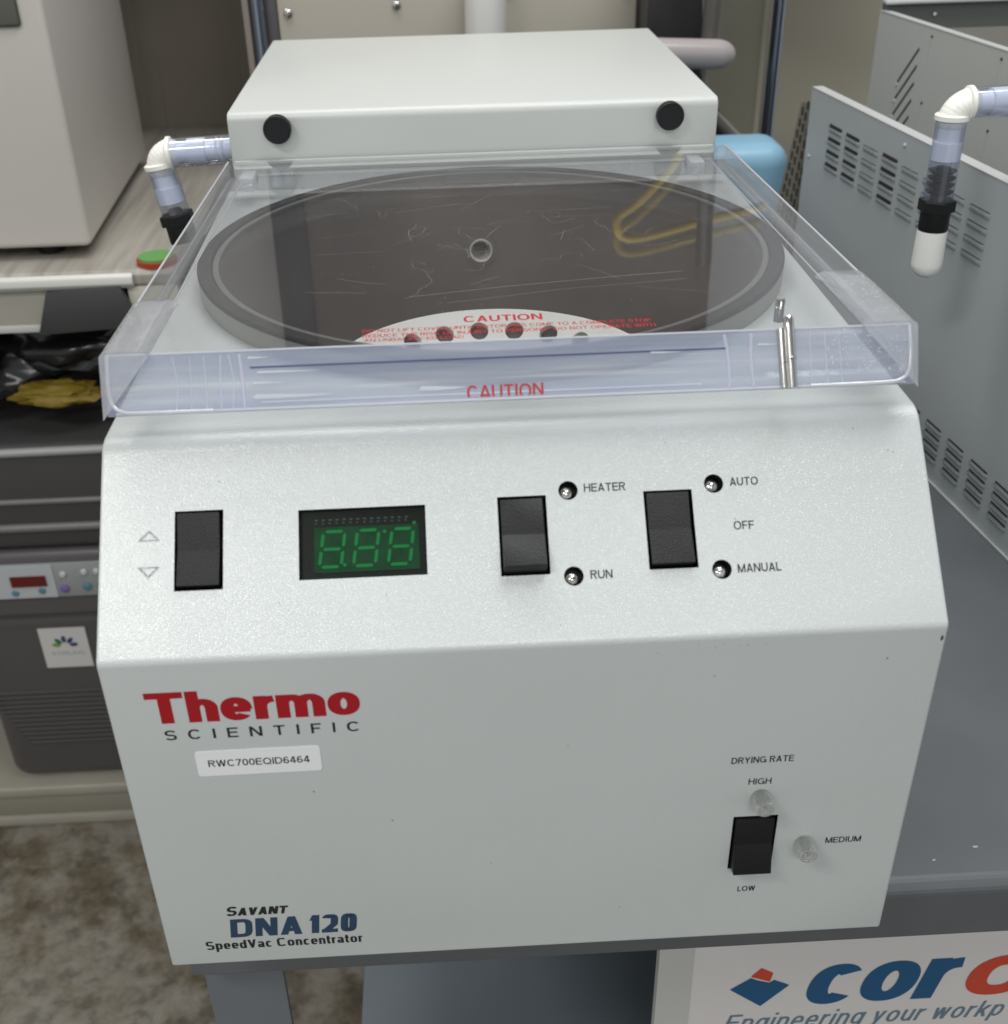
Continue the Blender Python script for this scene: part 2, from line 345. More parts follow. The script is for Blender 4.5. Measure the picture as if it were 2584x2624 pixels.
def lettering(s, fr, a0, b0, a1, cap, m, parent, name='lettering', pen=(0.076, 0.072), shear=0.0, gap=0.13, c=0.00012, label=None, xh=0.72, sq=2.3, small_caps=0.0, ymin=None):
    """writes s from a0 to a1 along the baseline b0; pen = half widths in cap heights"""
    units = []; x = 0
    for i, ch in enumerate(s):
        f = small_caps if (small_caps and i and ch != ' ') else 1.0
        units.append((ch, x, f)); x += ADV[ch] * f + (gap if ch != ' ' else 0)
    x -= gap
    sx = (a1 - a0 - shear * cap) / x; hx = pen[0] * cap / sx; hy = pen[1]
    bm = bmesh.new(); lift = 0
    def emit(pts, f, x0):
        n = len(pts); closed = n > 3 and abs(pts[0][0] - pts[-1][0]) < 1e-5 and abs(pts[0][1] - pts[-1][1]) < 1e-5
        q = [(p[0] / hxx, p[1] / hyy) for p in pts]
        if closed: q = q[:-1]; n -= 1
        Lf, Rt = [], []
        for i in range(n):
            pa = q[i - 1] if (i or closed) else None; pb = q[(i + 1) % n] if (i < n - 1 or closed) else None
            ds = []
            if pa: d = Vector((q[i][0] - pa[0], q[i][1] - pa[1])); d.normalize(); ds.append(d)
            if pb: d = Vector((pb[0] - q[i][0], pb[1] - q[i][1])); d.normalize(); ds.append(d)
            nn_ = Vector((0, 0))
            for d in ds: nn_ += Vector((-d.y, d.x))
            nn_.normalize(); k = 1.0
            if len(ds) == 2: k = 1 / max(0.55, nn_.dot(Vector((-ds[0].y, ds[0].x))))
            Lf.append(((q[i][0] + nn_.x * k) * hxx, (q[i][1] + nn_.y * k) * hyy)); Rt.append(((q[i][0] - nn_.x * k) * hxx, (q[i][1] - nn_.y * k) * hyy))
        va = [bm.verts.new(put_(p, f, x0)) for p in Lf]; vb = [bm.verts.new(put_(p, f, x0)) for p in Rt]
        for i in range(n if closed else n - 1):
            j = (i + 1) % n
            try: bm.faces.new((va[i], vb[i], vb[j], va[j]))
            except ValueError: pass
    def put_(p, f, x0):
        xx, yy = (x0 + p[0] * f) * sx, (p[1] if ymin is None else max(p[1], ymin)) * f * cap
        return fr.p(a0 + xx + shear * yy, b0 + yy, c + lift)
    for ch, x0, f in units:
        if ch == ' ': continue
        hxx, hyy = hx / (f if small_caps else 1), hy / (f if small_caps else 1)
        if ch == '.': S = [('p', [(.1, 0), (.1, .1)])]
        else: S = glyph(ch, hxx, hyy, xh, sq)
        for kind, pts in S:
            if kind == 'p':
                if len(pts) == 2 and pts[0] == pts[1]: continue
                emit(pts, f, x0)
            else:
                xa, ya, xb, yb, fx = pts; h = hxx * fx
                bm.faces.new([bm.verts.new(put_(p, f, x0)) for p in ((xa - h, ya), (xa + h, ya), (xb + h, yb), (xb - h, yb))])
            lift += 0.000004
            if lift > 0.00003: lift = 0.0
    for f_ in bm.faces:
        f_.normal_update()
        if f_.normal.dot(fr.n) < 0: f_.normal_flip()
    me = bpy.data.meshes.new(name); bm.to_mesh(me); bm.free()
    o = link(name, me, parent, m)
    if label: o['label'] = label
    return o

def thing(name, loc, label, cat, group=None, kind=None):
    o = bpy.data.objects.new(name, None); COL.objects.link(o); o.location = loc; o.empty_display_size = 0.05
    o['label'] = label; o['category'] = cat
    if group: o['group'] = group
    if kind: o['kind'] = kind
    return o
def tag(o, label, cat=None, group=None, kind=None):
    o['label'] = label
    if cat: o['category'] = cat
    if group: o['group'] = group
    if kind: o['kind'] = kind
    return o

def fillet(poly, rads, n=6):
    """poly of 2D points (open); returns points, outward-ish list and marks of flats start index"""
    out = []; flats = []
    for i, p in enumerate(poly):
        r = rads[i]
        if i == 0 or i == len(poly) - 1 or r == 0: out.append(Vector(p)); last = True
        else:
            a = (Vector(poly[i - 1]) - Vector(p)).normalized(); b = (Vector(poly[i + 1]) - Vector(p)).normalized()
            ang = a.angle(b); d = r / math.tan(ang / 2)
            c = Vector(p) + (a + b).normalized() * (r / math.sin(ang / 2))
            s = Vector(p) + a * d - c; e = Vector(p) + b * d - c
            th = s.angle_signed(e)
            for k in range(n + 1):
                t = k / n; 
                w = s * math.sin((1 - t) * abs(th)) / math.sin(abs(th)) + e * math.sin(t * abs(th)) / math.sin(abs(th))
                out.append(c + w)
        flats.append(len(out) - 1)
    return out, flats

def holed(bm, F, a0, a1, b0, b1, rects, circles, n=24):
    """flat sheet F(a,b)->point with rectangular and round holes"""
    cells = [(x0, x1, y0, y1) for (x0, x1, y0, y1) in rects] + [(cx - r * 1.5, cx + r * 1.5, cy - r * 1.5, cy + r * 1.5) if not big else (cx - r * big, cx + r * big, cy - r * big, cy + r * big) for (cx, cy, r, big) in circles]
    A = sorted({a0, a1, *[c[0] for c in cells], *[c[1] for c in cells]}); B = sorted({b0, b1, *[c[2] for c in cells], *[c[3] for c in cells]})
    for i in range(len(A) - 1):
        for j in range(len(B) - 1):
            ca, cb = (A[i] + A[i + 1]) / 2, (B[j] + B[j + 1]) / 2
            if any(c[0] < ca < c[1] and c[2] < cb < c[3] for c in cells): continue
            bm.faces.new([bm.verts.new(F(*q)) for q in ((A[i], B[j]), (A[i + 1], B[j]), (A[i + 1], B[j + 1]), (A[i], B[j + 1]))])
    for (cx, cy, r, big) in circles:
        h = r * (big or 1.5); N = 8 * (n // 8)
        inner = []; outer = []
        for k in range(N):
            t = 2 * math.pi * (k + 0.0) / N
            c, s = math.cos(t), math.sin(t); q = h / max(abs(c), abs(s))
            inner.append(bm.verts.new(F(cx + r * c, cy + r * s))); outer.append(bm.verts.new(F(cx + q * c, cy + q * s)))
        for k in range(N):
            k2 = (k + 1) % N; bm.faces.new((inner[k], outer[k], outer[k2], inner[k2]))

# ------------------------------------------------------------------ setting: floor and walls
FLOOR = -0.81
def concrete():
    m = bpy.data.materials.new('concrete_floor'); m.use_nodes = True; nt = m.node_tree; N = nt.nodes.new; L = nt.links.new
    b = nt.nodes['Principled BSDF']; b.inputs['Roughness'].default_value = 0.75
    tc = N('ShaderNodeTexCoord')
    n1 = N('ShaderNodeTexNoise'); n1.inputs['Scale'].default_value = 7.0; n1.inputs['Detail'].default_value = 8; n1.inputs['Roughness'].default_value = 0.72
    n2 = N('ShaderNodeTexNoise'); n2.inputs['Scale'].default_value = 34; n2.inputs['Detail'].default_value = 6
    for n in (n1, n2): L(tc.outputs['Object'], n.inputs['Vector'])
    r1 = N('ShaderNodeValToRGB'); e = r1.color_ramp.elements
    e[0].position = 0.34; e[0].color = (0.065, 0.052, 0.034, 1); e[1].position = 0.70; e[1].color = (0.25, 0.243, 0.22, 1)
    x = r1.color_ramp.elements.new(0.44); x.color = (0.12, 0.098, 0.066, 1); x = r1.color_ramp.elements.new(0.53); x.color = (0.19, 0.172, 0.14, 1)
    L(n1.outputs[0], r1.inputs[0])
    r2 = N('ShaderNodeValToRGB'); r2.color_ramp.elements[0].position = 0.36; r2.color_ramp.elements[0].color = (0.30, 0.27, 0.23, 1); r2.color_ramp.elements[1].position = 0.50; r2.color_ramp.elements[1].color = (1, 1, 1, 1)
    L(n2.outputs[0], r2.inputs[0])
    mx = N('ShaderNodeMix'); mx.data_type = 'RGBA'; mx.blend_type = 'MULTIPLY'; mx.inputs[0].default_value = 0.55
    L(r1.outputs[0], mx.inputs[6]); L(r2.outputs[0], mx.inputs[7]); L(mx.outputs[2], b.inputs['Base Color'])
    bp = N('ShaderNodeBump'); bp.inputs['Strength'].default_value = 0.5; bp.inputs['Distance'].default_value = 0.01
    L(n2.outputs[0], bp.inputs['Height']); L(bp.outputs[0], b.inputs['Normal'])
    return m
o = raw('floor', [(-4, -3, FLOOR), (4, -3, FLOOR), (4, 2.2, FLOOR), (-4, 2.2, FLOOR)], [(0, 1, 2, 3)], concrete())
tag(o, 'stained mottled concrete floor', kind='structure')
wall_m = mat('olive_wall_paint', (0.58, 0.54, 0.44), 0.7, vary=0.12, vscale=3)
o = box('wall', (-2.2, 1.85, FLOOR), (2.4, 1.95, 2.2), wall_m); tag(o, 'olive beige back wall', kind='structure')

# ------------------------------------------------------------------ cart under the machines
cart = thing('steel_cart', (0.35, 0.5, FLOOR), 'grey painted steel cart carrying the white concentrator and the grey louvred enclosure', 'cart')
cart_m = mat('grey_cart_paint', (0.112, 0.120, 0.128), 0.42, vary=0.22, vscale=7, bump=0.1, bscale=150)
CT = -0.022
bm = bmesh.new()
prof = [(1.15, CT - 0.003), (1.15, CT), (0.046, CT), (0.046, CT - 0.047), (0.06, CT - 0.047), (0.06, CT - 0.05)]
pp, _ = fillet([(1.15, CT), (0.046, CT), (0.046, CT - 0.047), (0.062, CT - 0.047)], [0, 0.009, 0.002, 0], 6)
pts = [Vector((-0.206, q[0], q[1])) for q in pp] + [Vector((-0.206, 0.062, CT - 0.006)), Vector((-0.206, 1.15, CT - 0.006))]
prism('tray', pts, (1.3, 0, 0), cart_m, cart)
leg_m = mat('grey_leg_paint', (0.15, 0.165, 0.18), 0.5, vary=0.15, vscale=9)
for (x0, y0) in ((-0.2055, 0.064), (1.04, 0.064), (0.40, 1.09), (1.04, 1.09)):
    L_ = [(x0, y0), (x0 + 0.05, y0), (x0 + 0.05, y0 + 0.005), (x0 + 0.005, y0 + 0.005), (x0 + 0.005, y0 + 0.05), (x0, y0 + 0.05)]
    prism('leg', [Vector((a, b, FLOOR + 0.0)) for a, b in L_], (0, 0, CT - 0.0075 - FLOOR), leg_m, cart)
# weld bead between leg and lip
bm = bmesh.new()
for k in range(9):
    c = Vector((-0.170 + k * 0.0026, 0.0615 - random.random() * 0.001, -0.071 - 0.0002 * k * k * 0.5 + random.uniform(-.0008, .0008)))
    bmesh.ops.create_icosphere(bm, subdivisions=2, radius=random.uniform(0.0035, 0.0052), matrix=Matrix.Translation(c))
from_bm('weld_bead', bm, leg_m, cart, 60)
box('shelf', (-0.143, 0.07, -0.464), (1.035, 1.08, -0.450), mat('shelf_paint', (0.15, 0.18, 0.205), 0.45, vary=0.15, vscale=5), cart, 0.002)
scratch_m = mat('scratch_pale', (0.38, 0.39, 0.40), 0.6)
bm = bmesh.new()
for (x, y, a, l, w) in ((0.262, 0.20, 80, 0.012, 0.0018), (0.285, 0.36, 160, 0.02, 0.0004), (0.29, 0.075, 20, 0.0015, 0.0012), (0.26, 0.066, 50, 0.001, 0.001), (0.262, 0.42, 15, 0.025, 0.0004), (0.32, 0.3, 120, 0.03, 0.0004), (0.25, 0.12, 10, .002, .0008)):
    c, s = math.cos(R(a)), math.sin(R(a))
    bm.faces.new([bm.verts.new((x + c * i * l - s * j * w, y + s * i * l + c * j * w, CT + 0.0003)) for i, j in ((-1, -0.3), (1, -1), (1, 0.3), (-1, 1))])
o = from_bm('scratches', bm, scratch_m, cart); o['kind'] = 'stuff'

# ------------------------------------------------------------------ the concentrator
mc = thing('vacuum_concentrator', (0, 0.46, CT), 'white centrifugal vacuum concentrator with clear lid and red logo on its front', 'laboratory centrifuge')
HW, Z0, H1, Y1, Z1, YB = 0.2, 0.0, 0.214, 0.077, 0.290, 0.917
poly = [(YB, Z0), (0, Z0), (0, H1), (Y1, Z1), (YB, Z1)]
P, fl = fillet(poly, [0, 0.002, 0.006, 0.016, 0], 8)
sl = Vector((0, Y1, Z1 - H1)).normalized()
SL = Fr((0, 0, H1), (1, 0, 0), sl)          # slanted control panel
FF = Fr((0, 0, 0), (1, 0, 0), (0, 0, 1))    # lower front panel
DK = Fr((0, 0, Z1), (1, 0, 0), (0, 1, 0))   # deck
er = 0.0016
XL, XR = -HW + er, HW - er
SW = [(-0.1643, -0.1413, 0.0331, 0.0719), (-0.0103, 0.0132, 0.0331, 0.0720), (0.0603, 0.0838, 0.0331, 0.0718)]
DISP = (-0.1056, -0.0450, 0.0357, 0.0699)
LEDS = [(0.0241, 0.0738), (0.0241, 0.0317), (0.0948, 0.0741), (0.0948, 0.0317)]
LOWSW = (0.1078, 0.1314, 0.0555, 0.0945)
BC, BR = 0.313, 0.1750
bm = bmesh.new()
for i in range(len(P) - 1):
    a, b = P[i], P[i + 1]
    seglen = (b - a).length
    if i == fl[1]:      # front panel flat
        holed(bm, lambda x, z: Vector((x, 0, z)), XL, XR, a[1], b[1], [LOWSW], [])
    elif i == fl[2]:    # slant flat
        o_ = Vector((0, a[0], a[1])); off = (o_ - SL.o).dot(SL.v)
        holed(bm, lambda x, u: SL.p(x, u), XL, XR, off, off + seglen, SW + [DISP], [(x, u, 0.0047, 0) for x, u in LEDS])
    elif i == fl[3]:    # deck flat
        holed(bm, lambda x, y: Vector((x, y, Z1)), XL, XR, a[0], b[0], [], [(0, BC, BR, 1.02)], 96)
    else:
        bm.faces.new([bm.verts.new(v) for v in ((XL, a[0], a[1]), (XR, a[0], a[1]), (XR, b[0], b[1]), (XL, b[0], b[1]))])
# rounded side folds and side walls
nrm = []
for i in range(len(P)):
    d = (P[min(i + 1, len(P) - 1)] - P[max(i - 1, 0)]).normalized(); nrm.append(Vector((d[1], -d[0])))
for sgn in (-1, 1):
    rings = []
    for k in range(5):
        a = R(22.5 * k); x = sgn * (HW - er + er * math.sin(a)); ins = er * (1 - math.cos(a))
        rings.append([bm.verts.new((x, p[0] + n[0] * ins, p[1] + n[1] * ins)) for p, n in zip(P, nrm)])
    for k in range(4):
        for i in range(len(P) - 1): bm.faces.new((rings[k][i], rings[k][i + 1], rings[k + 1][i + 1], rings[k + 1][i]))
    bm.faces.new(rings[4])
bm.faces.new([bm.verts.new(v) for v in ((XL, YB, Z0), (XR, YB, Z0), (XR, YB, Z1), (XL, YB, Z1))])
bmesh.ops.remove_doubles(bm, verts=bm.verts, dist=1e-6)
from_bm('housing', bm, paint, mc, 25)
for x in (-0.16, 0.16):
    for y in (0.075, 0.85): lathe('foot', (x, y, CT + 0.0004), (0, 0, 1), [(0, 0.012), (0.018, 0.014), (0.0219, 0.014)], black, mc, 20)
# small chip at the right end of the fold, small specks
chip = mat('bare_chip', (0.05, 0.045, 0.04), 0.6)
bm = bmesh.new()
for (x, z, w, h) in ((0.1975, 0.2065, 0.0007, 0.0018), (0.173, 0.196, 0.0004, 0.0005), (-0.108, 0.128, 0.0005, 0.0004), (-0.07, 0.105, 0.0004, 0.0004), (0.02, 0.15, 0.0003, 0.0003), (0.09, 0.19, 0.0004, 0.0003), (-0.02, 0.07, 0.0003, 0.0003), (0.05, 0.03, .0003, .0003)):
    vs = [bm.verts.new((x + w * math.cos(R(60 * k)) * random.uniform(.7, 1.2), -0.0002, z + h * math.sin(R(60 * k)) * random.uniform(.7, 1.2))) for k in range(6)]
    bm.faces.new(vs)
for k in range(26):
    x, u, w = random.uniform(-0.19, 0.19), random.uniform(0.006, 0.1), random.uniform(0.0001, 0.0003)
    bm.faces.new([bm.verts.new(SL.p(x + w * math.cos(R(60 * q)), u + w * math.sin(R(60 * q)), 0.0002)) for q in range(6)])
for k in range(18):
    x, z, w = random.gauss(0.085, 0.02), random.gauss(0.2085, 0.0016), random.uniform(0.00006, 0.0002)
    bm.faces.new([bm.verts.new((x + w * 2 * math.cos(R(60 * q)), -0.0002, min(z, 0.2112) + w * 0.6 * math.sin(R(60 * q)))) for q in range(6)])
o = from_bm('paint_chips', bm, chip, mc); o['kind'] = 'stuff'

# rear cover (motor and vacuum cover) with rounded folds
bm = bmesh.new(); bm_box(bm, (-0.203, 0.5641, 0.286), (0.203, 0.9174, 0.338))
es = []
for e in bm.edges:
    m_ = (e.verts[0].co + e.verts[1].co) / 2
    if abs(m_.z - 0.338) < 1e-4 and abs(m_.y - 0.5641) < 1e-4: es.append(e)
bmesh.ops.bevel(bm, geom=es, offset=0.007, segments=5, profile=0.5, affect='EDGES')
bmesh.ops.bevel(bm, geom=[e for e in bm.edges if e.calc_face_angle(0) > 1.0], offset=0.0018, segments=2, profile=0.5, affect='EDGES')
from_bm('rear_cover', bm, paint_cover, mc, 40)
box('cover_seam', (-0.2005, 0.5605, 0.2975), (0.2005, 0.5640, 0.3005), paint_cover, mc, 0.0008)
for x in (-0.1618, 0.1618):
    lathe('knob', (x, 0.5643, 0.3257), (0, -1, 0), [(0, 0.0095), (0.002, 0.0112), (0.0085, 0.0115), (0.0098, 0.0108), (0.0098, 0.0100), (0.0094, 0.0098)], black, mc, 40)

# ---- rocker switches
def rocker(fr, x0, x1, u0, u1, tilt, lift, m, face_m=None, label=None):
    rec = bmesh.new()
    for (A, B) in (((x0, u0), (x1, u0)), ((x1, u0), (x1, u1)), ((x1, u1), (x0, u1)), ((x0, u1), (x0, u0))):
        rec.faces.new([rec.verts.new(fr.p(A[0], A[1], 0.0)), rec.verts.new(fr.p(B[0], B[1], 0.0)), rec.verts.new(fr.p(B[0], B[1], -0.014)), rec.verts.new(fr.p(A[0], A[1], -0.014))])
    rec.faces.new([rec.verts.new(fr.p(a, b, -0.014)) for a, b in ((x0, u0), (x1, u0), (x1, u1), (x0, u1))])
    s = from_bm('switch_frame', rec, hole_black, mc)
    w0, w1 = x0 + 0.0013, x1 - 0.0018; L = (u1 - u0) - 0.0034; cu, cx = (u0 + u1) / 2 + 0.0003, 0
    pr = [(-L / 2, 0.0030), (-L / 2, -0.009), (L / 2, -0.009), (L / 2, 0.0030), (0, 0.0)]
    c, sn = math.cos(R(tilt)), math.sin(R(tilt))
    q = [(a * c - b * sn, a * sn + b * c + lift) for a, b in pr]
    r = prism('rocker', [fr.p(w0, cu + a, b) for a, b in q], fr.u * (w1 - w0), m, s, 0.0005)
    if label: r['label'] = label
    return s
rocker(SL, *SW[0], 0.0, -0.0012, blackgrain)
rocker(SL, *SW[1], -13, 0.0010, black)
rocker(SL, *SW[2], -3, -0.0008, blackgrain)
rocker(FF, *LOWSW, -9.5, 0.0016, black)
# ---- display
dx0, dx1, du0, du1 = DISP
rec = bmesh.new()
for (A, B) in (((dx0, du0), (dx1, du0)), ((dx1, du0), (dx1, du1)), ((dx1, du1), (dx0, du1)), ((dx0, du1), (dx0, du0))):
    rec.faces.new([rec.verts.new(SL.p(A[0], A[1], 0)), rec.verts.new(SL.p(B[0], B[1], 0)), rec.verts.new(SL.p(B[0], B[1], -0.003)), rec.verts.new(SL.p(A[0], A[1], -0.003))])
rec.faces.new([rec.verts.new(SL.p(a, b, -0.003)) for a, b in ((dx0, du0), (dx1, du0), (dx1, du1), (dx0, du1))])
disp = from_bm('display', rec, mat('display_filter', (0.003, 0.008, 0.005), 0.4, vary=0.6, vscale=400, spec=0.2), mc)
plate('display_backing', SL, dx0 + 0.0070, du0 + 0.0035, dx1 - 0.0035, du1 - 0.0085, -0.0029, -0.0026, mat('display_green', (0.003, 0.040, 0.013), 0.5, vary=0.3, vscale=120, spec=0.15), disp)
seg_m = mat('digit_green', (0.006, 0.135, 0.034), 0.6, spec=0.15)
def digit(a0, b0, w, h):
    bm = bmesh.new(); t = w * 0.15; sh = 0.13
    def quad(x0, y0, x1, y1, horiz):
        if horiz: q = [(x0 + t * .6, y0), (x0 + t * 1.1, y0 - t / 2), (x1 - t * 1.1, y0 - t / 2), (x1 - t * .6, y0), (x1 - t * 1.1, y0 + t / 2), (x0 + t * 1.1, y0 + t / 2)]
        else: q = [(x0, y0 + t * .6), (x0 + t / 2, y0 + t * 1.1), (x0 + t / 2, y1 - t * 1.1), (x0, y1 - t * .6), (x0 - t / 2, y1 - t * 1.1), (x0 - t / 2, y0 + t * 1.1)]
        bm.faces.new([bm.verts.new(SL.p(a0 + x + y * sh, b0 + y, -0.0024)) for x, y in q])
    for y in (0, h / 2, h): quad(0, y, w, y, True)
    for x in (0, w): quad(x, 0, x, h / 2, False); quad(x, h / 2, x, h, False)
    from_bm('digit', bm, seg_m, disp)
k_ = 0.0605 / 630
for a in (97, 266, 438): digit(dx0 + a * k_, du0 + 0.0063, 0.0103, 0.0172)
for (a, b) in ((222, 0.0070), (424, 0.0225), (573, 0.0262)):
    bm = bmesh.new()
    bm.faces.new([bm.verts.new(SL.p(dx0 + a * k_ + 0.0009 * math.cos(R(45 * k)), du0 + b + 0.0009 * math.sin(R(45 * k)), -0.0024)) for k in range(8)])
    from_bm('decimal_point', bm, seg_m, disp)
bm = bmesh.new()
for k in range(14):
    a = dx0 + (78 + k * 34.5) * k_; b = du1 - 0.0052
    for (q, w) in ((0, 0.0014), (0.0016, 0.0009)):
        bm.faces.new([bm.verts.new(SL.p(a + i * w, b - q + j * 0.0007, -0.0027)) for i, j in ((0, 0), (1, 0), (1, 1), (0, 1))])
o = from_bm('pin_marks', bm, mat('pin_green', (0.012, 0.035, 0.02), 0.5), disp); o['kind'] = 'stuff'
# ---- recessed indicator lamps
led_m = mat('clear_led', (0.85, 0.84, 0.80), 0.10, 0.75, vary=0.8, vscale=520, spec=1.0, coat=1.0, detail=1)
for (x, u) in LEDS:
    s = lathe('indicator_lamp', SL.p(x, u, 0.0), -SL.n, [(0, 0.0047), (0.009, 0.0047)], hole_black, mc, 24)
    bm = bmesh.new(); bm.from_mesh(s.data)
    bmesh.ops.delete(bm, geom=[f for f in bm.faces if len(f.verts) > 4 and (f.calc_center_median() - SL.p(x, u, 0)).length < 0.002], context='FACES'); bm.to_mesh(s.data); bm.free()
    lathe('lamp_bulb', SL.p(x - 0.0010, u - 0.0011, -0.0086), SL.n, [(0, 0.0033), (0.0056, 0.0033), (0.0072, 0.0028), (0.0081, 0.0015), (0.0084, 0.0004)], [chrome, led_m], s, 20, mi=[0, 1, 1, 1])
    rb = lathe('lamp_rim', SL.p(x, u, -0.0001), SL.n, [(0.0, 0.00475), (0.00025, 0.00485), (0.00035, 0.0050)], white_label, s, 28)
    bpy.data.objects.remove(rb)
# ---- protruding ribbed lamp lenses on the front
for (x, z) in ((0.1206, 0.1088), (0.1473, 0.0732)):
    s = lathe('indicator_lamp', (x, 0.0, z), (0, -1, 0), [(0, 0.0051), (0.0098, 0.0051), (0.0106, 0.0047), (0.0106, 0.0040), (0.0098, 0.0037), (0.0098, 0.0026), (0.0104, 0.0022), (0.0098, 0.0013), (0.0098, 0.0006)], lens_m, mc, 44, ribs=0.16, smooth=15)
    lathe('lamp_core', (x, -0.0005, z), (0, -1, 0), [(0, 0.0020), (0.005, 0.0020), (0.0075, 0.0008)], mat('lamp_core_grey', (0.20, 0.19, 0.18), 0.3), s, 16)

# ---- printing
def tri(up, cx, cu):
    bm = bmesh.new(); w, h, t = 0.0052, 0.0026 if up else -0.0026, 0.0007
    o3 = [(-w, -h), (w, -h), (0, h)]; i3 = [(a * 0.72, b * 0.72 - (0.1 * h)) for a, b in o3]
    O = [bm.verts.new(SL.p(cx + a, cu + b, 0.0003)) for a, b in o3]; I = [bm.verts.new(SL.p(cx + a, cu + b, 0.0003)) for a, b in i3]
    for k in range(3): bm.faces.new((O[k], O[(k + 1) % 3], I[(k + 1) % 3], I[k]))
    return from_bm('up_arrow' if up else 'down_arrow', bm, grey_ink, mc)
tri(True, -0.1763, 0.0606); tri(False, -0.1763, 0.0427)
lettering('HEATER', SL, 0.0318, 0.0727, 0.0519, 0.0041, ink, mc)
lettering('RUN', SL, 0.0320, 0.0300, 0.0425, 0.0041, ink, mc)
lettering('AUTO', SL, 0.1027, 0.0726, 0.1164, 0.0041, ink, mc)
lettering('OFF', SL, 0.1025, 0.0508, 0.1123, 0.0041, ink, mc)
lettering('MANUAL', SL, 0.1023, 0.0298, 0.1232, 0.0041, ink, mc)
lettering('Thermo', FF, -0.1815, 0.1771, -0.0803, 0.0190, red, mc, name='logo_lettering', pen=(0.162, 0.100), gap=0.05, xh=0.75, sq=2.2, label='large red maker name')
lettering('SCIENTIFIC', FF, -0.1755, 0.1665, -0.0815, 0.0062, ink, mc, pen=(0.10, 0.075), gap=0.85)
lettering('SAVANT', FF, -0.1646, 0.0392, -0.1300, 0.0074, ink, mc, pen=(0.120, 0.092), shear=0.22, gap=0.08, small_caps=0.82)
lettering('DNA', FF, -0.1643, 0.0218, -0.1235, 0.0146, blue_ink, mc, pen=(0.132, 0.092), shear=0.10, gap=0.12, sq=4.0, label='large navy letters of the model mark')
lettering('120', FF, -0.1212, 0.0218, -0.0938, 0.0146, blue_ink, mc, pen=(0.140, 0.098), shear=0.10, gap=0.12, sq=4.0)
lettering('SpeedVac Concentrator', FF, -0.1788, 0.0126, -0.0925, 0.0068, ink, mc, pen=(0.102, 0.080), gap=0.14, sq=3.4)
lettering('DRYING RATE', FF, 0.1032, 0.1322, 0.1351, 0.0042, ink, mc)
lettering('HIGH', FF, 0.1133, 0.1172, 0.1252, 0.0042, ink, mc)
lettering('MEDIUM', FF, 0.1591, 0.0715, 0.1783, 0.0042, ink, mc)
lettering('LOW', FF, 0.1148, 0.0372, 0.1246, 0.0040, ink, mc)
st = plate('asset_label', Fr((-0.1327, 0, 0.1503), (1, 0, 0.004), (0, 0, 1)), -0.0305, -0.0081, 0.0305, 0.0081, 0, 0.0003, white_label, mc, rad=0.0018)
lettering('RWC700EQID6464', FF, -0.1575, 0.1482, -0.1078, 0.0043, ink, st, c=0.0004)

# ---- bowl, gasket, rotor
N = 128
bm = bmesh.new()
prof = [(BR - 0.0001, 0.3012), (BR - 0.0003, Z1 - 0.003), (BR, 0.2495), (BR, 0.2331), (BR, 0.158), (BR - 0.01, 0.150), (0.02, 0.149)]
rings = [[bm.verts.new((r * math.cos(2 * math.pi * k / N), BC + r * math.sin(2 * math.pi * k / N), z)) for k in range(N)] for r, z in prof]
for i in range(len(rings) - 1):
    for k in range(N):
        if i == 2 and k in (31, 32): continue      # opening of the vacuum port
        bm.faces.new((rings[i][k], rings[i][(k + 1) % N], rings[i + 1][(k + 1) % N], rings[i + 1][k]))
bm.faces.new(rings[-1])
bowl = from_bm('bowl', bm, bowl_m, mc, 40)
def ring(name, r0, r1, z0, z1, m, parent, bev=0.0, slope=0.0):
    pr = [(r0, z0), (r1, z0), (r1, z1 - bev), (r1 - bev, z1), (r0 + bev, z1), (r0, z1 - bev)]
    bm = bmesh.new()
    rg = [[bm.verts.new((r * math.cos(2 * math.pi * k / N), BC + r * math.sin(2 * math.pi * k / N), z - slope * (r * math.sin(2 * math.pi * k / N)) * (1 if z > z0 else 0))) for k in range(N)] for r, z in pr]
    for i in range(6):
        for k in range(N): bm.faces.new((rg[i][k], rg[i][(k + 1) % N], rg[(i + 1) % 6][(k + 1) % N], rg[(i + 1) % 6][k]))
    return from_bm(name, bm, m, parent, 40)
ring('bowl_collar', 0.1751, 0.1880, Z1 + 0.0003, 0.3020, collar_m, mc, 0.0006)
ring('bowl_rim', 0.1746, 0.1786, 0.3000, 0.3036, rim_m, mc, 0.0005)
ring('gasket', 0.1788, 0.1882, 0.3022, 0.3046, rubber, mc, 0.0010)
# vacuum port in the bowl wall
pp_ = Vector((0.0, BC + 0.1740, 0.2413)); ax = Vector((0, -1, 0))
port = lathe('vacuum_port', pp_ + Vector((0, 0.026, 0)), ax, [(0.0, 0.0078), (0.0268, 0.0078), (0.0273, 0.0084), (0.0274, 0.0092), (0.0262, 0.0096), (0.025, 0.0096)], [mat('port_white', (0.7, 0.7, 0.66), 0.4)], mc, 32)
bm = bmesh.new(); bm.from_mesh(port.data); bmesh.ops.delete(bm, geom=[f for f in bm.faces if len(f.verts) > 4], context='FACES'); bm.to_mesh(port.data); bm.free()
ring_ = lathe('port_seat', pp_ + Vector((0, 0.0002, 0)), ax, [(0.0, 0.0085), (0.0004, 0.0085), (0.0004, 0.0132), (0.0, 0.0132)], bowl_m, port, 32)
bm = bmesh.new(); bm.from_mesh(ring_.data); bmesh.ops.delete(bm, geom=[f for f in bm.faces if len(f.verts) > 4], context='FACES'); bm.to_mesh(ring_.data); bm.free()
lathe('port_bore', pp_ + Vector((0, 0.0255, 0)), ax, [(0, 0.0078), (0.0002, 0.0078)], mat('port_shade', (0.10, 0.10, 0.09), 0.6), port, 32)
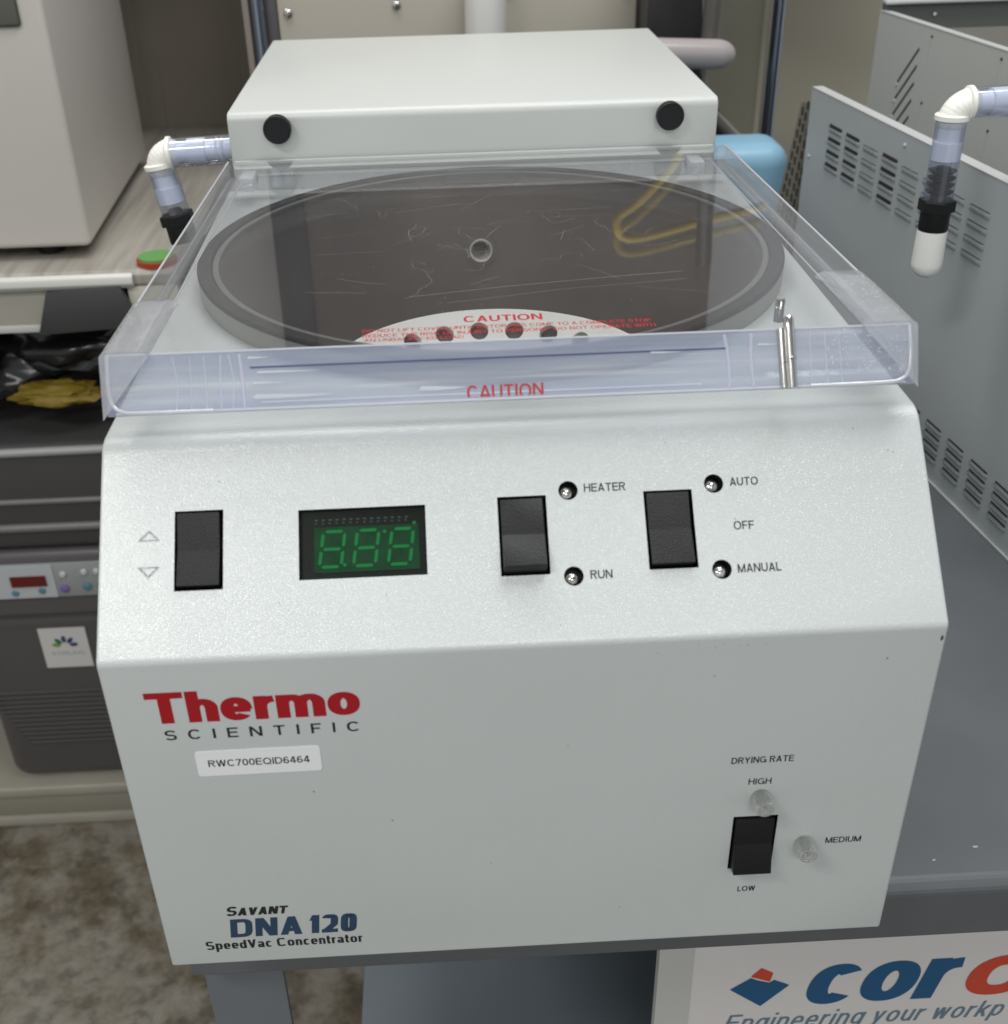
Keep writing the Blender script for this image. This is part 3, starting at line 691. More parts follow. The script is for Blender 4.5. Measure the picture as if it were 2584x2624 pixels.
# fixed-angle rotor: the tube holes sit on an inward-sloping white cone
ZR, RR = 0.2125, 0.1165
bm = bmesh.new(); hr, s0, nh = 0.0072, 0.0170, 24
CA, SA = math.cos(R(45)), math.sin(R(45))
def pv(s, a, d=0.0):
    r = RR - s * CA - d * 0 + (-d) * (-SA) * 0; z = ZR - s * SA
    n = Vector((-math.cos(a) * SA, -math.sin(a) * SA, CA))
    return Vector((r * math.cos(a), BC + r * math.sin(a), z)) + n * d
for h in range(nh):
    ac = 2 * math.pi * h / nh + R(3); da = math.pi / nh; M8 = 24
    outer, inn, low = [], [], []
    for k in range(M8):
        an = 2 * math.pi * k / M8; cs, sn = math.cos(an), math.sin(an); q = 1 / max(abs(cs), abs(sn))
        outer.append(bm.verts.new(pv(s0 + 0.0100 * cs * q, ac + da * sn * q)))
        aa = ac + hr * sn / (RR - s0 * CA)
        inn.append(bm.verts.new(pv(s0 + hr * cs, aa))); low.append(bm.verts.new(pv(s0 + hr * cs, aa, -0.006)))
    for k in range(M8):
        k2 = (k + 1) % M8; bm.faces.new((inn[k], outer[k], outer[k2], inn[k2])); bm.faces.new((low[k], inn[k], inn[k2], low[k2]))
na = 144
def cone(sa, sb):
    for k in range(na):
        a0, a1 = 2 * math.pi * k / na + R(3) - math.pi / nh, 2 * math.pi * (k + 1) / na + R(3) - math.pi / nh
        bm.faces.new([bm.verts.new(v) for v in (pv(sa, a0), pv(sb, a0), pv(sb, a1), pv(sa, a1))])
cone(0.0, s0 - 0.0100); cone(s0 + 0.0100, 0.050)
for (ra, za, rb, zb_) in ((RR, ZR, RR + 0.0025, ZR), (RR + 0.0025, ZR, RR + 0.0030, ZR - 0.008)):
    for k in range(na):
        a0, a1 = 2 * math.pi * k / na, 2 * math.pi * (k + 1) / na
        bm.faces.new([bm.verts.new((r * math.cos(a), BC + r * math.sin(a), z)) for r, z, a in ((ra, za, a0), (rb, zb_, a0), (rb, zb_, a1), (ra, za, a1))])
bmesh.ops.remove_doubles(bm, verts=bm.verts, dist=2e-5)
rotor = from_bm('rotor', bm, rotor_m, mc, 30)
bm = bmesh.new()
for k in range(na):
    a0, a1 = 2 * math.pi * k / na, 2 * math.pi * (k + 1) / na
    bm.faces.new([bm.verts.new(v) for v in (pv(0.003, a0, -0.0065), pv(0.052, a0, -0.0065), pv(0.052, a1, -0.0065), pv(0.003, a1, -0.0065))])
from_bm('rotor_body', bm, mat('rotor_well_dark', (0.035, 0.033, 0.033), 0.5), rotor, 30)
lathe('rotor_hub', (0, BC, 0.1505), (0, 0, 1), [(0, 0.078), (0.022, 0.080), (0.026, 0.076), (0.030, 0.012), (0.040, 0.011)], chrome, rotor, 40)

# ---- lid: thick clear acrylic, slightly sloping to the rear, hinged at the back
lid_slope = 0.032
def zl(y): return 0.3303 - (y - 0.0886) * lid_slope
LW = 0.1935; TH = 0.0110; YF, YBK = 0.0885, 0.491
def lp(x, y, dz=0.0): return Vector((x, y, zl(y) + dz))
bm = bmesh.new()
q = [(-LW, YF), (LW, YF), (LW, YBK), (-LW, YBK)]
top = [bm.verts.new(lp(x, y)) for x, y in q]; bot = [bm.verts.new(lp(x, y, -TH)) for x, y in q]
f1 = bm.faces.new(top); f2 = bm.faces.new(bot[::-1])
for i in range(4):
    f = bm.faces.new((top[i], bot[i], bot[(i + 1) % 4], top[(i + 1) % 4])); f.material_index = 1
bmesh.ops.bevel(bm, geom=[e for e in bm.edges if all(v in top for v in e.verts)], offset=0.0007, segments=1, affect='EDGES')
lid = from_bm('lid', bm, [lid_m, edge_m], mc)
# side flanges
for s in (-1, 1):
    prism('side_flange', [lp(s * LW, YF + 0.01, -TH - 0.0001), lp(s * (LW - 0.0055), YF + 0.01, -TH - 0.0001), lp(s * (LW - 0.0055), YF + 0.01, -0.0135), lp(s * LW, YF + 0.01, -0.0135)], lp(0, YBK) - lp(0, YF + 0.01), edge_m, lid)
for s in (-1, 1):
    for (dx, rr, dz) in ((0.0, 0.0007, 0.0), (0.0115, 0.0005, -0.0112), (0.0, 0.0006, -0.0130)):
        tube('edge_highlight', [lp(s * (LW - dx), 0.158, dz), lp(s * (LW - dx), YBK - 0.001, dz)], rr, bright_edge, lid, 8)  # pale tubes put in as highlights along the lid edges
# rear strip and hinge blocks
prism('rear_flange', [lp(-LW, YBK - 0.006, -TH - 0.0001), lp(LW, YBK - 0.006, -TH - 0.0001), lp(LW, YBK, -TH - 0.0001), lp(-LW, YBK, -TH - 0.0001)], (0, 0, -0.010), clear('rear_flange_acrylic', (0.93, 0.94, 0.96), opaque=0.25, body=(0.6, 0.61, 0.64)), lid)
for x in (-0.178, 0.168):
    box('hinge_block', (x - 0.006, 0.468, 0.300), (x + 0.006, 0.492, 0.311), bright_edge, lid, 0.002)
# front bar (skirt): a thick clear bar whose front face slopes outwards
def sk(a, c=0.0):  # a from 0 top to 1 bottom along the front face, c inward
    y = YF + (0.0711 - YF) * a; z = zl(YF) + (0.306 - zl(YF)) * a
    return y, z
yb, zb = sk(1)
SK = Fr((0, yb, zb), (1, 0, 0), (0, YF - yb, zl(YF) - zb)); SKL = math.hypot(YF - yb, zl(YF) - zb)
bx = LW - 0.001
skirt = prism('front_bar', [(-bx, YF - 0.0001, zl(YF)), (-bx, yb, zb), (-bx, yb + 0.004, zb - 0.0016), (-bx, yb + 0.014, zb), (-bx, YF - 0.0001, zl(YF) - TH - 0.012)], (2 * bx, 0, 0), skirt_m, lid)
# features in and on the bar
def strip(name, a0, a1, b0, b1, c0, c1, m): return plate(name, SK, a0, b0 * SKL, a1, b1 * SKL, c0, c1, m, skirt)
strip('edge_highlight', -bx + 0.004, bx - 0.004, 0.02, 0.055, 0.0002, 0.0007, bright_edge)  # pale strip painted in as the bar's lower highlight
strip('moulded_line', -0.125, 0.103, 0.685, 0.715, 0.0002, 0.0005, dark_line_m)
strip('moulded_line', -bx, bx, 0.965, 0.995, 0.0001, 0.0004, bright_edge)
strip('moulded_line', -0.12, 0.09, 0.13, 0.15, 0.0002, 0.0004, rib_m)
for (x, w) in ((-0.128, 0.0016), (-0.1335, 0.0007), (-0.139, 0.0009), (-0.146, 0.0006), (-0.153, 0.0005), (-0.160, 0.0006), (0.1035, 0.0016), (0.1150, 0.0016), (0.136, 0.0007), (0.143, 0.0007), (0.151, 0.0007), (0.158, 0.0006)):
    tube('inner_rib', curve_pts([SK.p(x, 0.06 * SKL, 0.0001), SK.p(x + random.uniform(-.001, .001), 0.5 * SKL, 0.0001), SK.p(x + random.uniform(-.002, .001), 0.92 * SKL, 0.0001)], 4), w * 0.55, rib_m, skirt, 6)
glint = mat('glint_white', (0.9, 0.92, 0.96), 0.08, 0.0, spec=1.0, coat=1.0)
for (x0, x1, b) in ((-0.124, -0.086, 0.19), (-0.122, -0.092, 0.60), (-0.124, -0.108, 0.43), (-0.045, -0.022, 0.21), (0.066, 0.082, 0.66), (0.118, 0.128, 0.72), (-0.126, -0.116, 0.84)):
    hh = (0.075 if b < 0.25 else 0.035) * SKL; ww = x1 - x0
    prism('painted_glint', [SK.p(x0 + ww * p_, b * SKL + hh * q_, 0.0003) for p_, q_ in ((0, .35), (.03, .05), (.35, 0), (.75, .2), (1, .45), (.7, .6), (.3, .9), (.04, 1))], SK.n * 0.0003, bright_edge, skirt)  # glints put in as flat pale shapes
lettering('CAUTION', SK, -0.0225, 0.030 * SKL, 0.0140, 0.0070, red, skirt, c=0.0007, ymin=0.2, label='red lid word painted as its refraction in the clear front bar')  # lettering stands in for the lid word refracted through the bar
# pins
pA = Vector((0.1318, 0.1000, 0.3290))
lathe('latch_pin', pA, (0, 0.02, 1), [(0, 0.0023), (0.0075, 0.0023), (0.0078, 0.0019), (0.0082, 0.0023), (0.0112, 0.0024), (0.0118, 0.0018)], chrome, lid, 24)
lathe('latch_pin', SK.p(0.1300, 0.0003, 0.0002), SK.v, [(0, 0.0022), (0.012, 0.0022), (0.0123, 0.0018), (0.0126, 0.0022), (SKL - 0.001, 0.0022)], chrome, skirt, 24)
lathe('latch_pin', SK.p(0.1335, 0.0002, 0.0012), SK.v, [(0, 0.0024), (0.0135, 0.0024), (0.0138, 0.0029), (0.0146, 0.0029), (0.0149, 0.0025), (SKL - 0.001, 0.0025), (SKL + 0.0035, 0.0026), (SKL + 0.0050, 0.0018)], chrome, skirt, 24)
# clear corner handle blocks
for s in (-1, 1):
    xo, xi = s * (LW + 0.0012), s * (LW - (0.0215 if s < 0 else 0.024))
    sec = []
    n = 7
    pts = [(xo, -0.0255), (xo, 0.000)]
    for k in range(n):
        t = R(90 * k / (n - 1)); pts.append((xo - s * 0.0045 * (1 - math.cos(t)), 0.000 + 0.0035 * math.sin(t)))
    for k in range(n):
        t = R(90 * k / (n - 1)); pts.append((xi + s * 0.006 * (1 - math.sin(t)), 0.0035 - 0.0035 * (1 - math.cos(t))))
    bm = bmesh.new(); stations = [(0.0, 0.0), (0.3, 0.0), (0.75, 0.0), (0.95, 0.0), (1.0, 0.12)]
    Y0_, Y1_ = 0.0695, 0.158 if s < 0 else 0.163
    blk = []
    ys = [YF - 0.006, YF + 0.008, 0.11, 0.14, Y1_ - 0.004, Y1_]
    ring_ = []
    for j, y in enumerate(ys):
        shr = 0.35 if j == len(ys) - 1 else (0.0)
        ring_.append([bm.verts.new((x * (1 - 0.02 * shr), y if dz > -0.01 or j else 0.0702, zl(y if (dz > -0.01 or j) else YF) + (dz - (0.002 * shr if dz > 0 else 0)) if dz > -0.01 else zl(max(y, YF)) - TH - 0.0002 if j else 0.3045)) for x, dz in pts])
    for j in range(len(ys) - 1):
        for k in range(len(pts)):
            k2 = (k + 1) % len(pts); bm.faces.new((ring_[j][k], ring_[j][k2], ring_[j + 1][k2], ring_[j + 1][k]))
    bm.faces.new(ring_[0]); bm.faces.new(ring_[-1])
    h = from_bm('handle_block', bm, block_m if s > 0 else block_smooth, lid, 40)
    # painted highlight line around the front of the block
    path = [SK.p(s * (bx - 0.0005), 0.97 * SKL, 0.0012), SK.p(s * (bx - 0.0008), 0.5 * SKL, 0.0012), SK.p(s * (bx - 0.0025), 0.2 * SKL, 0.0012), SK.p(s * (bx - 0.007), 0.07 * SKL, 0.0012), SK.p(s * (bx - 0.016), 0.04 * SKL, 0.0010), SK.p(s * (bx - 0.05), 0.035 * SKL, 0.0006)]
    tube('edge_highlight', curve_pts(path, 6), 0.00095, bright_edge, h, 8)
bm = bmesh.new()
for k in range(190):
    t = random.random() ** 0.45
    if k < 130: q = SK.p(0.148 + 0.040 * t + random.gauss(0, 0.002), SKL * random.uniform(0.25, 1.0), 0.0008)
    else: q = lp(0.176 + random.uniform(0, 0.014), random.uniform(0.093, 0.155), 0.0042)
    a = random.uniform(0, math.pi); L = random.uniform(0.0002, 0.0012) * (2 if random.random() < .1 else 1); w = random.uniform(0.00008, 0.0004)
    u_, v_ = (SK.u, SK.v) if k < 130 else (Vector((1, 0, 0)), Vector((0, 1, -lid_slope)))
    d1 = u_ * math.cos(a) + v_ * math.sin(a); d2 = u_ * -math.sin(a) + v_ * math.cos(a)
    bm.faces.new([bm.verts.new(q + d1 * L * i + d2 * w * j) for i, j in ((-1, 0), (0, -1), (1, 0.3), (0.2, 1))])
o = from_bm('sparkle_slivers', bm, bright_edge, lid); o['kind'] = 'stuff'  # random pale slivers painted in for sparkles in the clear plastic
# warning print on the lid
LT = Fr(lp(0, 0.0), (1, 0, 0), (0, 1, -lid_slope))
k = math.sqrt(1 + lid_slope ** 2)
lettering('CAUTION', LT, -0.0222, 0.1132 * k, 0.0172, 0.0088, red, lid, pen=(0.075,0.085), c=0.0001, label='larger red warning word on the lid')
lettering('DO NOT LIFT COVER UNTIL ROTOR HAS COME TO A COMPLETE STOP', LT, -0.0722, 0.1040 * k, 0.0700, 0.0044, red, lid, pen=(0.062,0.07), c=0.0001)
lettering('REDUCE THE RISK OF INJURY TO PERSONS.  DO NOT OPERATE WITH', LT, -0.0718, 0.0972 * k, 0.0712, 0.0044, red, lid, pen=(0.062,0.07), c=0.0001)
lettering('AN UNBALANCED LOAD', LT, -0.0708, 0.0914 * k, -0.0228, 0.0040, red, lid, pen=(0.062,0.07), c=0.0001)
# fine scratches and dust on the lid
bm = bmesh.new()
def scratch(pts, w):
    for i in range(len(pts) - 1):
        a, b = Vector(pts[i]), Vector(pts[i + 1]); d = (b - a)
        if d.length < 1e-6: continue
        n = Vector((-d.y, d.x)).normalized() * w
        bm.faces.new([bm.verts.new(lp(p.x, p.y, 0.00012)) for p in (a - n, b - n, b + n, a + n)])
for k in range(34):
    x, y = random.uniform(-0.12, 0.13), random.uniform(0.13, 0.40); a = random.choice([random.gauss(8, 6), random.gauss(8, 6), random.uniform(0, 180)]); L = random.uniform(0.01, 0.05)
    pts = []
    for i in range(7):
        pts.append((x, y)); a += random.gauss(0, 7 if L < 0.03 else 1.2); x += math.cos(R(a)) * L / 6; y += math.sin(R(a)) * L / 6
    scratch(pts, random.uniform(0.00008, 0.00016))
for (cx_, cy_, n_) in ((-0.045, 0.29, 3), (-0.005, 0.235, 4), (0.052, 0.215, 2), (-0.09, 0.33, 2), (-0.03, 0.20, 3), (0.03, 0.30, 2), (0.075, 0.26, 2)):
    for r_ in range(n_):
        x, y, a = cx_ + random.uniform(-.012, .012), cy_ + random.uniform(-.015, .015), random.uniform(0, 360); pts = []
        for i in range(16):
            pts.append((x, y)); a += random.gauss(0, 32); x += math.cos(R(a)) * 0.0022; y += math.sin(R(a)) * 0.0036
        scratch(pts, 0.00010)
scratch([(-0.05, 0.155), (0.0, 0.166), (0.06, 0.176), (0.10, 0.181)], 0.00022); scratch([(-0.03, 0.143), (0.03, 0.158), (0.10, 0.168)], 0.00014)
for k in range(260):
    x, y, w = random.uniform(-0.15, 0.16), random.uniform(0.13, 0.46), random.uniform(0.00012, 0.00035)
    bm.faces.new([bm.verts.new(lp(x + w * math.cos(R(60 * q)), y + 1.6 * w * math.sin(R(60 * q)), 0.00014)) for q in range(6)])
o = from_bm('scratches', bm, clear('scratch_haze', (1, 1, 1), opaque=0.34, body=(0.8, 0.8, 0.8)), lid); o['kind'] = 'stuff'

# ---- bleed line with elbow (left of the rear cover) and the same on the right-hand machine
def bleed(parent, start, elbow, down, muffler, r=0.0125, black_from=0.55):
    s, e, d = Vector(start), Vector(elbow), Vector(down)
    ax1 = (s - e).normalized(); ax2 = (d - e).normalized()
    L1 = (s - e).length; L2 = (d - e).length
    t1 = lathe('clear_tube', e + ax1 * 0.011, ax1, [(0, r), (L1 - 0.011, r)], tube_m, parent, 32)
    lathe('tube_insert', e + ax1 * 0.012, ax1, [(0, r * 0.72), (0.016, r * 0.72), (0.0162, r * 0.90), (0.031, r * 0.90), (0.0312, r * 0.7), (0.04, r * 0.7), (0.041, r * .85), (0.043, r * .7), (0.046, r * .85), (0.048, r * .7), (max(0.0485, L1 - 0.013), r * 0.7)], insert_m, t1, 28)
    bm = bmesh.new()
    for k in range(7):
        t = k / 6; p = e + ax1 * 0.011 * (1 - t) * 1 + ax2 * 0.011 * t - (ax1 + ax2) * 0.0015 * math.sin(math.pi * t)
        bmesh.ops.create_icosphere(bm, subdivisions=3, radius=r * 0.98, matrix=Matrix.Translation(p))
    from_bm('elbow', bm, white_pl, parent, 60)
    lathe('elbow_collar', e + ax1 * 0.009, ax1, [(0, r * 1.0), (0.001, r * 1.13), (0.004, r * 1.13), (0.005, r * 1.0)], white_pl, parent, 32)
    lathe('elbow_collar', e + ax2 * 0.007, ax2, [(0, r * 1.0), (0.001, r * 1.14), (0.0045, r * 1.14), (0.0055, r * 1.0)], white_pl, parent, 32)
    t2 = lathe('clear_tube', e + ax2 * 0.012, ax2, [(0, r), (L2 - 0.012, r)], tube_m, parent, 32)
    lathe('tube_insert', e + ax2 * 0.0125, ax2, [(0, r * 0.75), (0.016, r * 0.75), (0.0162, r * 0.93), (0.030, r * 0.93), (0.031, r * 0.8)], insert_m, t2, 28)
    b0 = 0.036
    prof = [(0, r * 0.45)]; z = 0.0
    while z < L2 - 0.012 - b0 - 0.006: prof += [(z + 0.002, r * 0.48), (z + 0.0025, r * 0.95), (z + 0.0045, r * 0.8), (z + 0.005, r * 0.48)]; z += 0.0055
    prof += [(L2 - 0.012 - b0 + 0.002, r * 0.6)]
    lathe('barb', e + ax2 * (0.012 + b0), ax2, prof, black, t2, 24)
    lathe('hex_nut', d, ax2, [(0, r * 1.22), (0.001, r * 1.26), (0.009, r * 1.26), (0.0095, r * 1.0), (0.024, r * 1.02), (0.0245, r * 0.98)], black, parent, 6, smooth=20)
    lathe('barrel', d + ax2 * 0.009, ax2, [(0, r * 0.98), (0.016, r * 1.0), (0.0165, r * 0.98)], black, parent, 24)
    if muffler:
        q = [(0, r * 1.02), (0.028, r * 1.06)]
        for k in range(1, 8): t = R(90 * k / 8); q.append((0.028 + r * 1.02 * math.sin(t), r * 1.06 * math.cos(t)))
        lathe('muffler', d + ax2 * 0.0252, ax2, q, sinter, parent, 28, smooth=60)
bleed(mc, (-0.2028, 0.62, 0.2970), (-0.2770, 0.62, 0.2945), (-0.2685, 0.617, 0.243), False)

# ------------------------------------------------------------------ right-hand grey louvred enclosure
enc = thing('louvred_enclosure', (0.433, 0.6, CT), 'grey sheet metal enclosure with rows of louvres standing on the cart at the right', 'machine')
enc_m = mat('grey_enclosure_paint', (0.41, 0.44, 0.455), 0.38, vary=0.10, vscale=3, bump=0.05, bscale=500)
Pn = Vector((0.433, 0.538, CT)); dr = Vector((0.12, -0.993, 0)).normalized()
EN = Fr(Pn, dr, (0, 0, 1))   # n points to the left (towards the concentrator)
if EN.n.x > 0: EN.n = -EN.n
plate('side_panel', EN, -0.374, 0.0004, 0.33, 0.294, -0.0015, 0.0, enc_m, enc)
rim_l = mat('worn_edge_grey', (0.42, 0.43, 0.43), 0.4)
plate('top_flange', EN, -0.374, 0.2942, 0.33, 0.2952, -0.012, 0.0004, rim_l, enc)
plate('floor_flange', EN, -0.374, 0.0004, 0.33, 0.0015, 0.0002, 0.003, enc_m, enc)
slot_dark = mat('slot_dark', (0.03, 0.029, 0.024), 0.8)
def louver_mesh(L, h, bulge, name, dark=(0.18, 0.5)):
    bm = bmesh.new(); n = 12; m = 5; V = []
    for j in range(m + 1):
        row = []
        for i in range(n + 1):
            t = i / n; e = min(1, math.sin(math.pi * t) * 2.6); e = max(0, e) ** 0.5
            s = j / m; row.append(bm.verts.new((t * L, -h * 0.5 + s * h * 0.7 * 1.0, bulge * e * math.sin(math.pi * 0.5 * min(1, s * 1.25)) + 0.0001)))
        V.append(row)
    for j in range(m):
        for i in range(n): bm.faces.new((V[j][i], V[j][i + 1], V[j + 1][i + 1], V[j + 1][i]))
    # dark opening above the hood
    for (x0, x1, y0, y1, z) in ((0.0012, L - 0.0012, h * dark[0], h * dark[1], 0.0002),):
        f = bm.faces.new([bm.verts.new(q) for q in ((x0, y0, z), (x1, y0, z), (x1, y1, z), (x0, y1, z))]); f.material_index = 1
    me = bpy.data.meshes.new(name); bmesh.ops.recalc_face_normals(bm, faces=bm.faces); bm.to_mesh(me); bm.free()
    for p in me.polygons: p.use_smooth = True
    me.set_sharp_from_angle(angle=R(50)); me.materials.append(enc_m); me.materials.append(slot_dark)
    return me
EM = Matrix((( EN.u.x, EN.v.x, EN.n.x, 0), (EN.u.y, EN.v.y, EN.n.y, 0), (EN.u.z, EN.v.z, EN.n.z, 0), (0, 0, 0, 1)))
lm = louver_mesh(0.034, 0.0086, 0.0026, 'louvre', (0.10, 0.55)); lm3 = louver_mesh(0.034, 0.0086, 0.0026, 'louvre', (0.19, 0.26)); lm2 = louver_mesh(0.030, 0.0068, 0.0028, 'louvre')
def put(me, name, s, z, parent, fr=EN, mtx=EM, c=0.0):
    o = bpy.data.objects.new(name, me); COL.objects.link(o); o.parent = parent
    o.matrix_parent_inverse = Matrix.Translation(parent.location).inverted()
    o.matrix_world = Matrix.Translation(fr.p(s, z - CT, c)) @ mtx
    o.matrix_basis = Matrix.Translation(fr.p(s, z - CT, c)) @ mtx
    return o
for k in range(8):
    for z in (0.2410, 0.2275, 0.2140, 0.2005): put(lm if k in (0, 1, 3) else lm3, 'louvre', -0.3195 + 0.0425 * k, z, enc)
for k in range(-4, 6):
    for z in (0.0300, 0.0198, 0.0096, -0.0006): put(lm2, 'louvre', -0.0245 + 0.0415 * k, z, enc)
bm = bmesh.new()
for (s, z) in ((-0.362, 0.20), (-0.150, 0.262), (-0.362, 0.06), (-0.15, 0.05)):
    bmesh.ops.create_uvsphere(bm, u_segments=10, v_segments=6, radius=0.0022, matrix=Matrix.Translation(EN.p(s, z - CT, 0)))
from_bm('rivet', bm, rim_l, enc, 60)
# perforated end plate
pf = [Vector((0.386, 0.935, 0.252)), Vector((0.42, 0.935, 0.245)), Vector((0.42, 0.935, -0.02)), Vector((0.350, 0.935, -0.02))]
perf = prism('perforated_plate', pf, (0, 0.002, 0), mat('perforated_grey', (0.16, 0.15, 0.12), 0.6), enc)
bm = bmesh.new()
for row in range(22):
    z = 0.246 - row * 0.0124
    x0 = 0.386 - (0.252 - z) * 0.132 + 0.0012
    for q in range(8):
        x = x0 + q * 0.0058
        if x > 0.417: break
        zz = z + (0.0062 if q % 2 else 0)
        bm.faces.new([bm.verts.new((x + i * 0.0026, 0.9347, zz + j * 0.0094)) for i, j in ((0, 0), (1, 0), (1, -1), (0, -1))])
o = from_bm('perforations', bm, slot_dark, perf); o['kind'] = 'stuff'
# its own bleed line with white muffler
bleed(enc, (0.462, 0.50, 0.3425), (0.3745, 0.50, 0.3400), (0.3740, 0.498, 0.2660), True, r=0.0118)
tube('supply_tube', curve_pts([(0.462, 0.50, 0.3425), (0.49, 0.51, 0.342), (0.52, 0.54, 0.30), (0.53, 0.58, 0.2)], 8), 0.0118, tube_m, enc, 20)
# second, taller enclosure behind
en2 = thing('open_top_enclosure', (0.56, 0.95, CT), 'taller open-topped grey enclosure with diagonal slots behind the louvred one', 'machine')
enc2_m = mat('pale_grey_enclosure', (0.46, 0.47, 0.455), 0.42, vary=0.06, vscale=4)
nn = -EN.n
E2 = Fr(Pn + nn * 0.15, dr, (0, 0, 1))
if E2.n.x > 0: E2.n = -E2.n
plate('side_panel', E2, -0.538, 0.0004, 0.2, 0.3435, -0.0015, 0, enc2_m, en2)
plate('top_flange', E2, -0.538, 0.3437, 0.2, 0.3450, -0.010, 0.0004, rim_l, en2)
c0 = E2.p(-0.538, 0, -0.003)
box('rear_panel', (c0.x, c0.y, CT + 0.0004), (c0.x + 0.5, c0.y + 0.002, 0.330), mat('enclosure_inside', (0.10, 0.11, 0.10), 0.5), en2)
box('lit_inside_sheet', (c0.x + 0.02, c0.y - 0.004, CT + 0.0004), (c0.x + 0.5, c0.y - 0.001, 0.300), mat('lit_beige', (0.26, 0.25, 0.22), 0.6), en2)  # paler sheet put in for the lit part of the inside wall
box('rear_flange', (c0.x - 0.001, c0.y - 0.012, 0.3303), (c0.x + 0.5, c0.y + 0.003, 0.3345), rim_l, en2, 0.001)
lathe('screw', (c0.x + 0.065, c0.y - 0.0005, 0.317), (0, -1, 0), [(0, 0.003), (0.002, 0.0022)], chrome, en2, 12)
Z_ = lambda z: z - CT
for k in range(5):
    dz = -0.0190 * k; l = 1.0 if k < 4 else 0.6
    s0, z0, s1, z1 = -0.428, 0.2965 + dz, -0.428 - 0.040 * l, 0.2965 + dz - 0.0445 * l
    d = Vector((s1 - s0, z1 - z0)).normalized(); n = Vector((-d.y, d.x)) * 0.0014
    prism('vent_slot', [E2.p(s0 + n.x, Z_(z0 + n.y), 0.0001), E2.p(s1 + n.x, Z_(z1 + n.y), 0.0001), E2.p(s1 - n.x, Z_(z1 - n.y), 0.0001), E2.p(s0 - n.x, Z_(z0 - n.y), 0.0001)], E2.n * 0.0003, slot_dark, en2)
    if k < 3: lathe('rivet', E2.p(s1 - 0.001, Z_(z1 - 0.0025), 0), E2.n, [(0, 0.0026), (0.0012, 0.0022)], rim_l, en2, 12)
for (s, z0, z1) in ((-0.4035, 0.272, 0.313), (-0.2575, 0.2857, 0.3135), (-0.4025, 0.205, 0.241), (-0.257, 0.208, 0.242)):
    plate('pressed_line', E2, s - 0.0006, Z_(z0), s + 0.0006, Z_(z1), 0.0, 0.0005, rim_l, en2)
    lathe('rivet', E2.p(s, Z_(z1), 0), E2.n, [(0, 0.0018), (0.001, 0.0014)], slot_dark, en2, 10)

# ------------------------------------------------------------------ below the cart
carton = thing('printed_board', (0.3, 0.125, -0.4496), 'white board with a blue and red diamond logo standing under the cart front', 'board')
cx0, cf, cz1 = 0.104, 0.12, -0.092
carton_m = mat('white_corrugated', (0.66, 0.63, 0.62), 0.55, vary=0.05, vscale=5)
bm = bmesh.new(); bm_box(bm, (cx0, cf, -0.4496), (0.62, 0.128, cz1))
from_bm('board_sheet', bm, carton_m, carton)
CF = Fr((0, cf, 0), (1, 0, 0), (0, 0, 1))
plate('corner_strip', CF, cx0, -0.449, cx0 + 0.026, cz1 - 0.001, 0.0002, 0.0008, mat('carton_strip', (0.50, 0.50, 0.48), 0.5), carton)
blue_c = mat('carton_blue', (0.012, 0.085, 0.20), 0.5); red_c = mat('carton_red', (0.52, 0.06, 0.03), 0.5); teal_c = mat('carton_slate', (0.12, 0.19, 0.25), 0.5)
def flat(name, pts, m, h=0.0006): return prism(name, [CF.p(a, b, 0.0003) for a, b in pts], CF.n * h, m, carton)
flat('logo_diamond', [(0.1600, -0.2125), (0.1745, -0.2005), (0.1795, -0.2035), (0.1890, -0.2070), (0.1925, -0.2040), (0.2040, -0.2105), (0.1845, -0.2335)], blue_c)
flat('logo_diamond', [(0.1745, -0.1985), (0.1815, -0.1895), (0.1905, -0.1955), (0.1890, -0.2050)], red_c)
lettering('cor', CF, 0.2150, -0.2360, 0.3390, 0.0640, blue_c, carton, pen=(0.125, 0.088), gap=0.04, shear=0.20, c=0.0004, label='large blue letters of the board print')
lettering('o', CF, 0.3365, -0.2360, 0.4010, 0.0640, red_c, carton, pen=(0.125, 0.088), shear=0.20, c=0.0004, label='large red letter of the board print')
lettering('Engineering your workp', CF, 0.1580, -0.2625, 0.3800, 0.0190, teal_c, carton, pen=(0.06, 0.055), gap=0.2, shear=0.25, c=0.0004)

# ------------------------------------------------------------------ left column
ctr = thing('counter', (-0.8, 1.3, FLOOR), 'beige counter with pale rounded front lip carrying the white cabinet at the left', 'counter')
top_m = mat('counter_laminate', (0.40, 0.38, 0.335), 0.28, vary=0.25, vscale=5, stretch=(14, 0.9, 1), vcol=(0.25, 0.225, 0.20), detail=3)
pp, _ = fillet([(1.75, 0.085), (0.93, 0.085), (0.93, 0.066), (0.945, 0.066)], [0, 0.007, 0.004, 0], 5)
prism('worktop', [Vector((-1.7, q[0], q[1])) for q in pp] + [Vector((-1.7, 1.75, 0.066))], (1.35, 0, 0), top_m, ctr)
lip_m = mat('counter_lip', (0.52, 0.52, 0.49), 0.35)
prism('front_lip', [Vector((-1.7, y, z)) for y, z in ((0.9285, 0.084), (0.923, 0.080), (0.921, 0.072), (0.925, 0.066), (0.9285, 0.065))], (1.298, 0, 0), lip_m, ctr, 0.001)
fas = mat('fascia_beige', (0.38, 0.36, 0.31), 0.45)
box('fascia', (-1.7, 0.933, 0.012), (-0.5, 0.95, 0.0655), fas, ctr, 0.001)
box('fascia', (-0.412, 0.931, -0.02), (-0.352, 0.95, 0.0655), mat('fascia_cream', (0.52, 0.49, 0.42), 0.5), ctr, 0.001)
box('rail', (-1.7, 0.928, 0.013), (-0.507, 0.9325, 0.022), lip_m, ctr, 0.001)
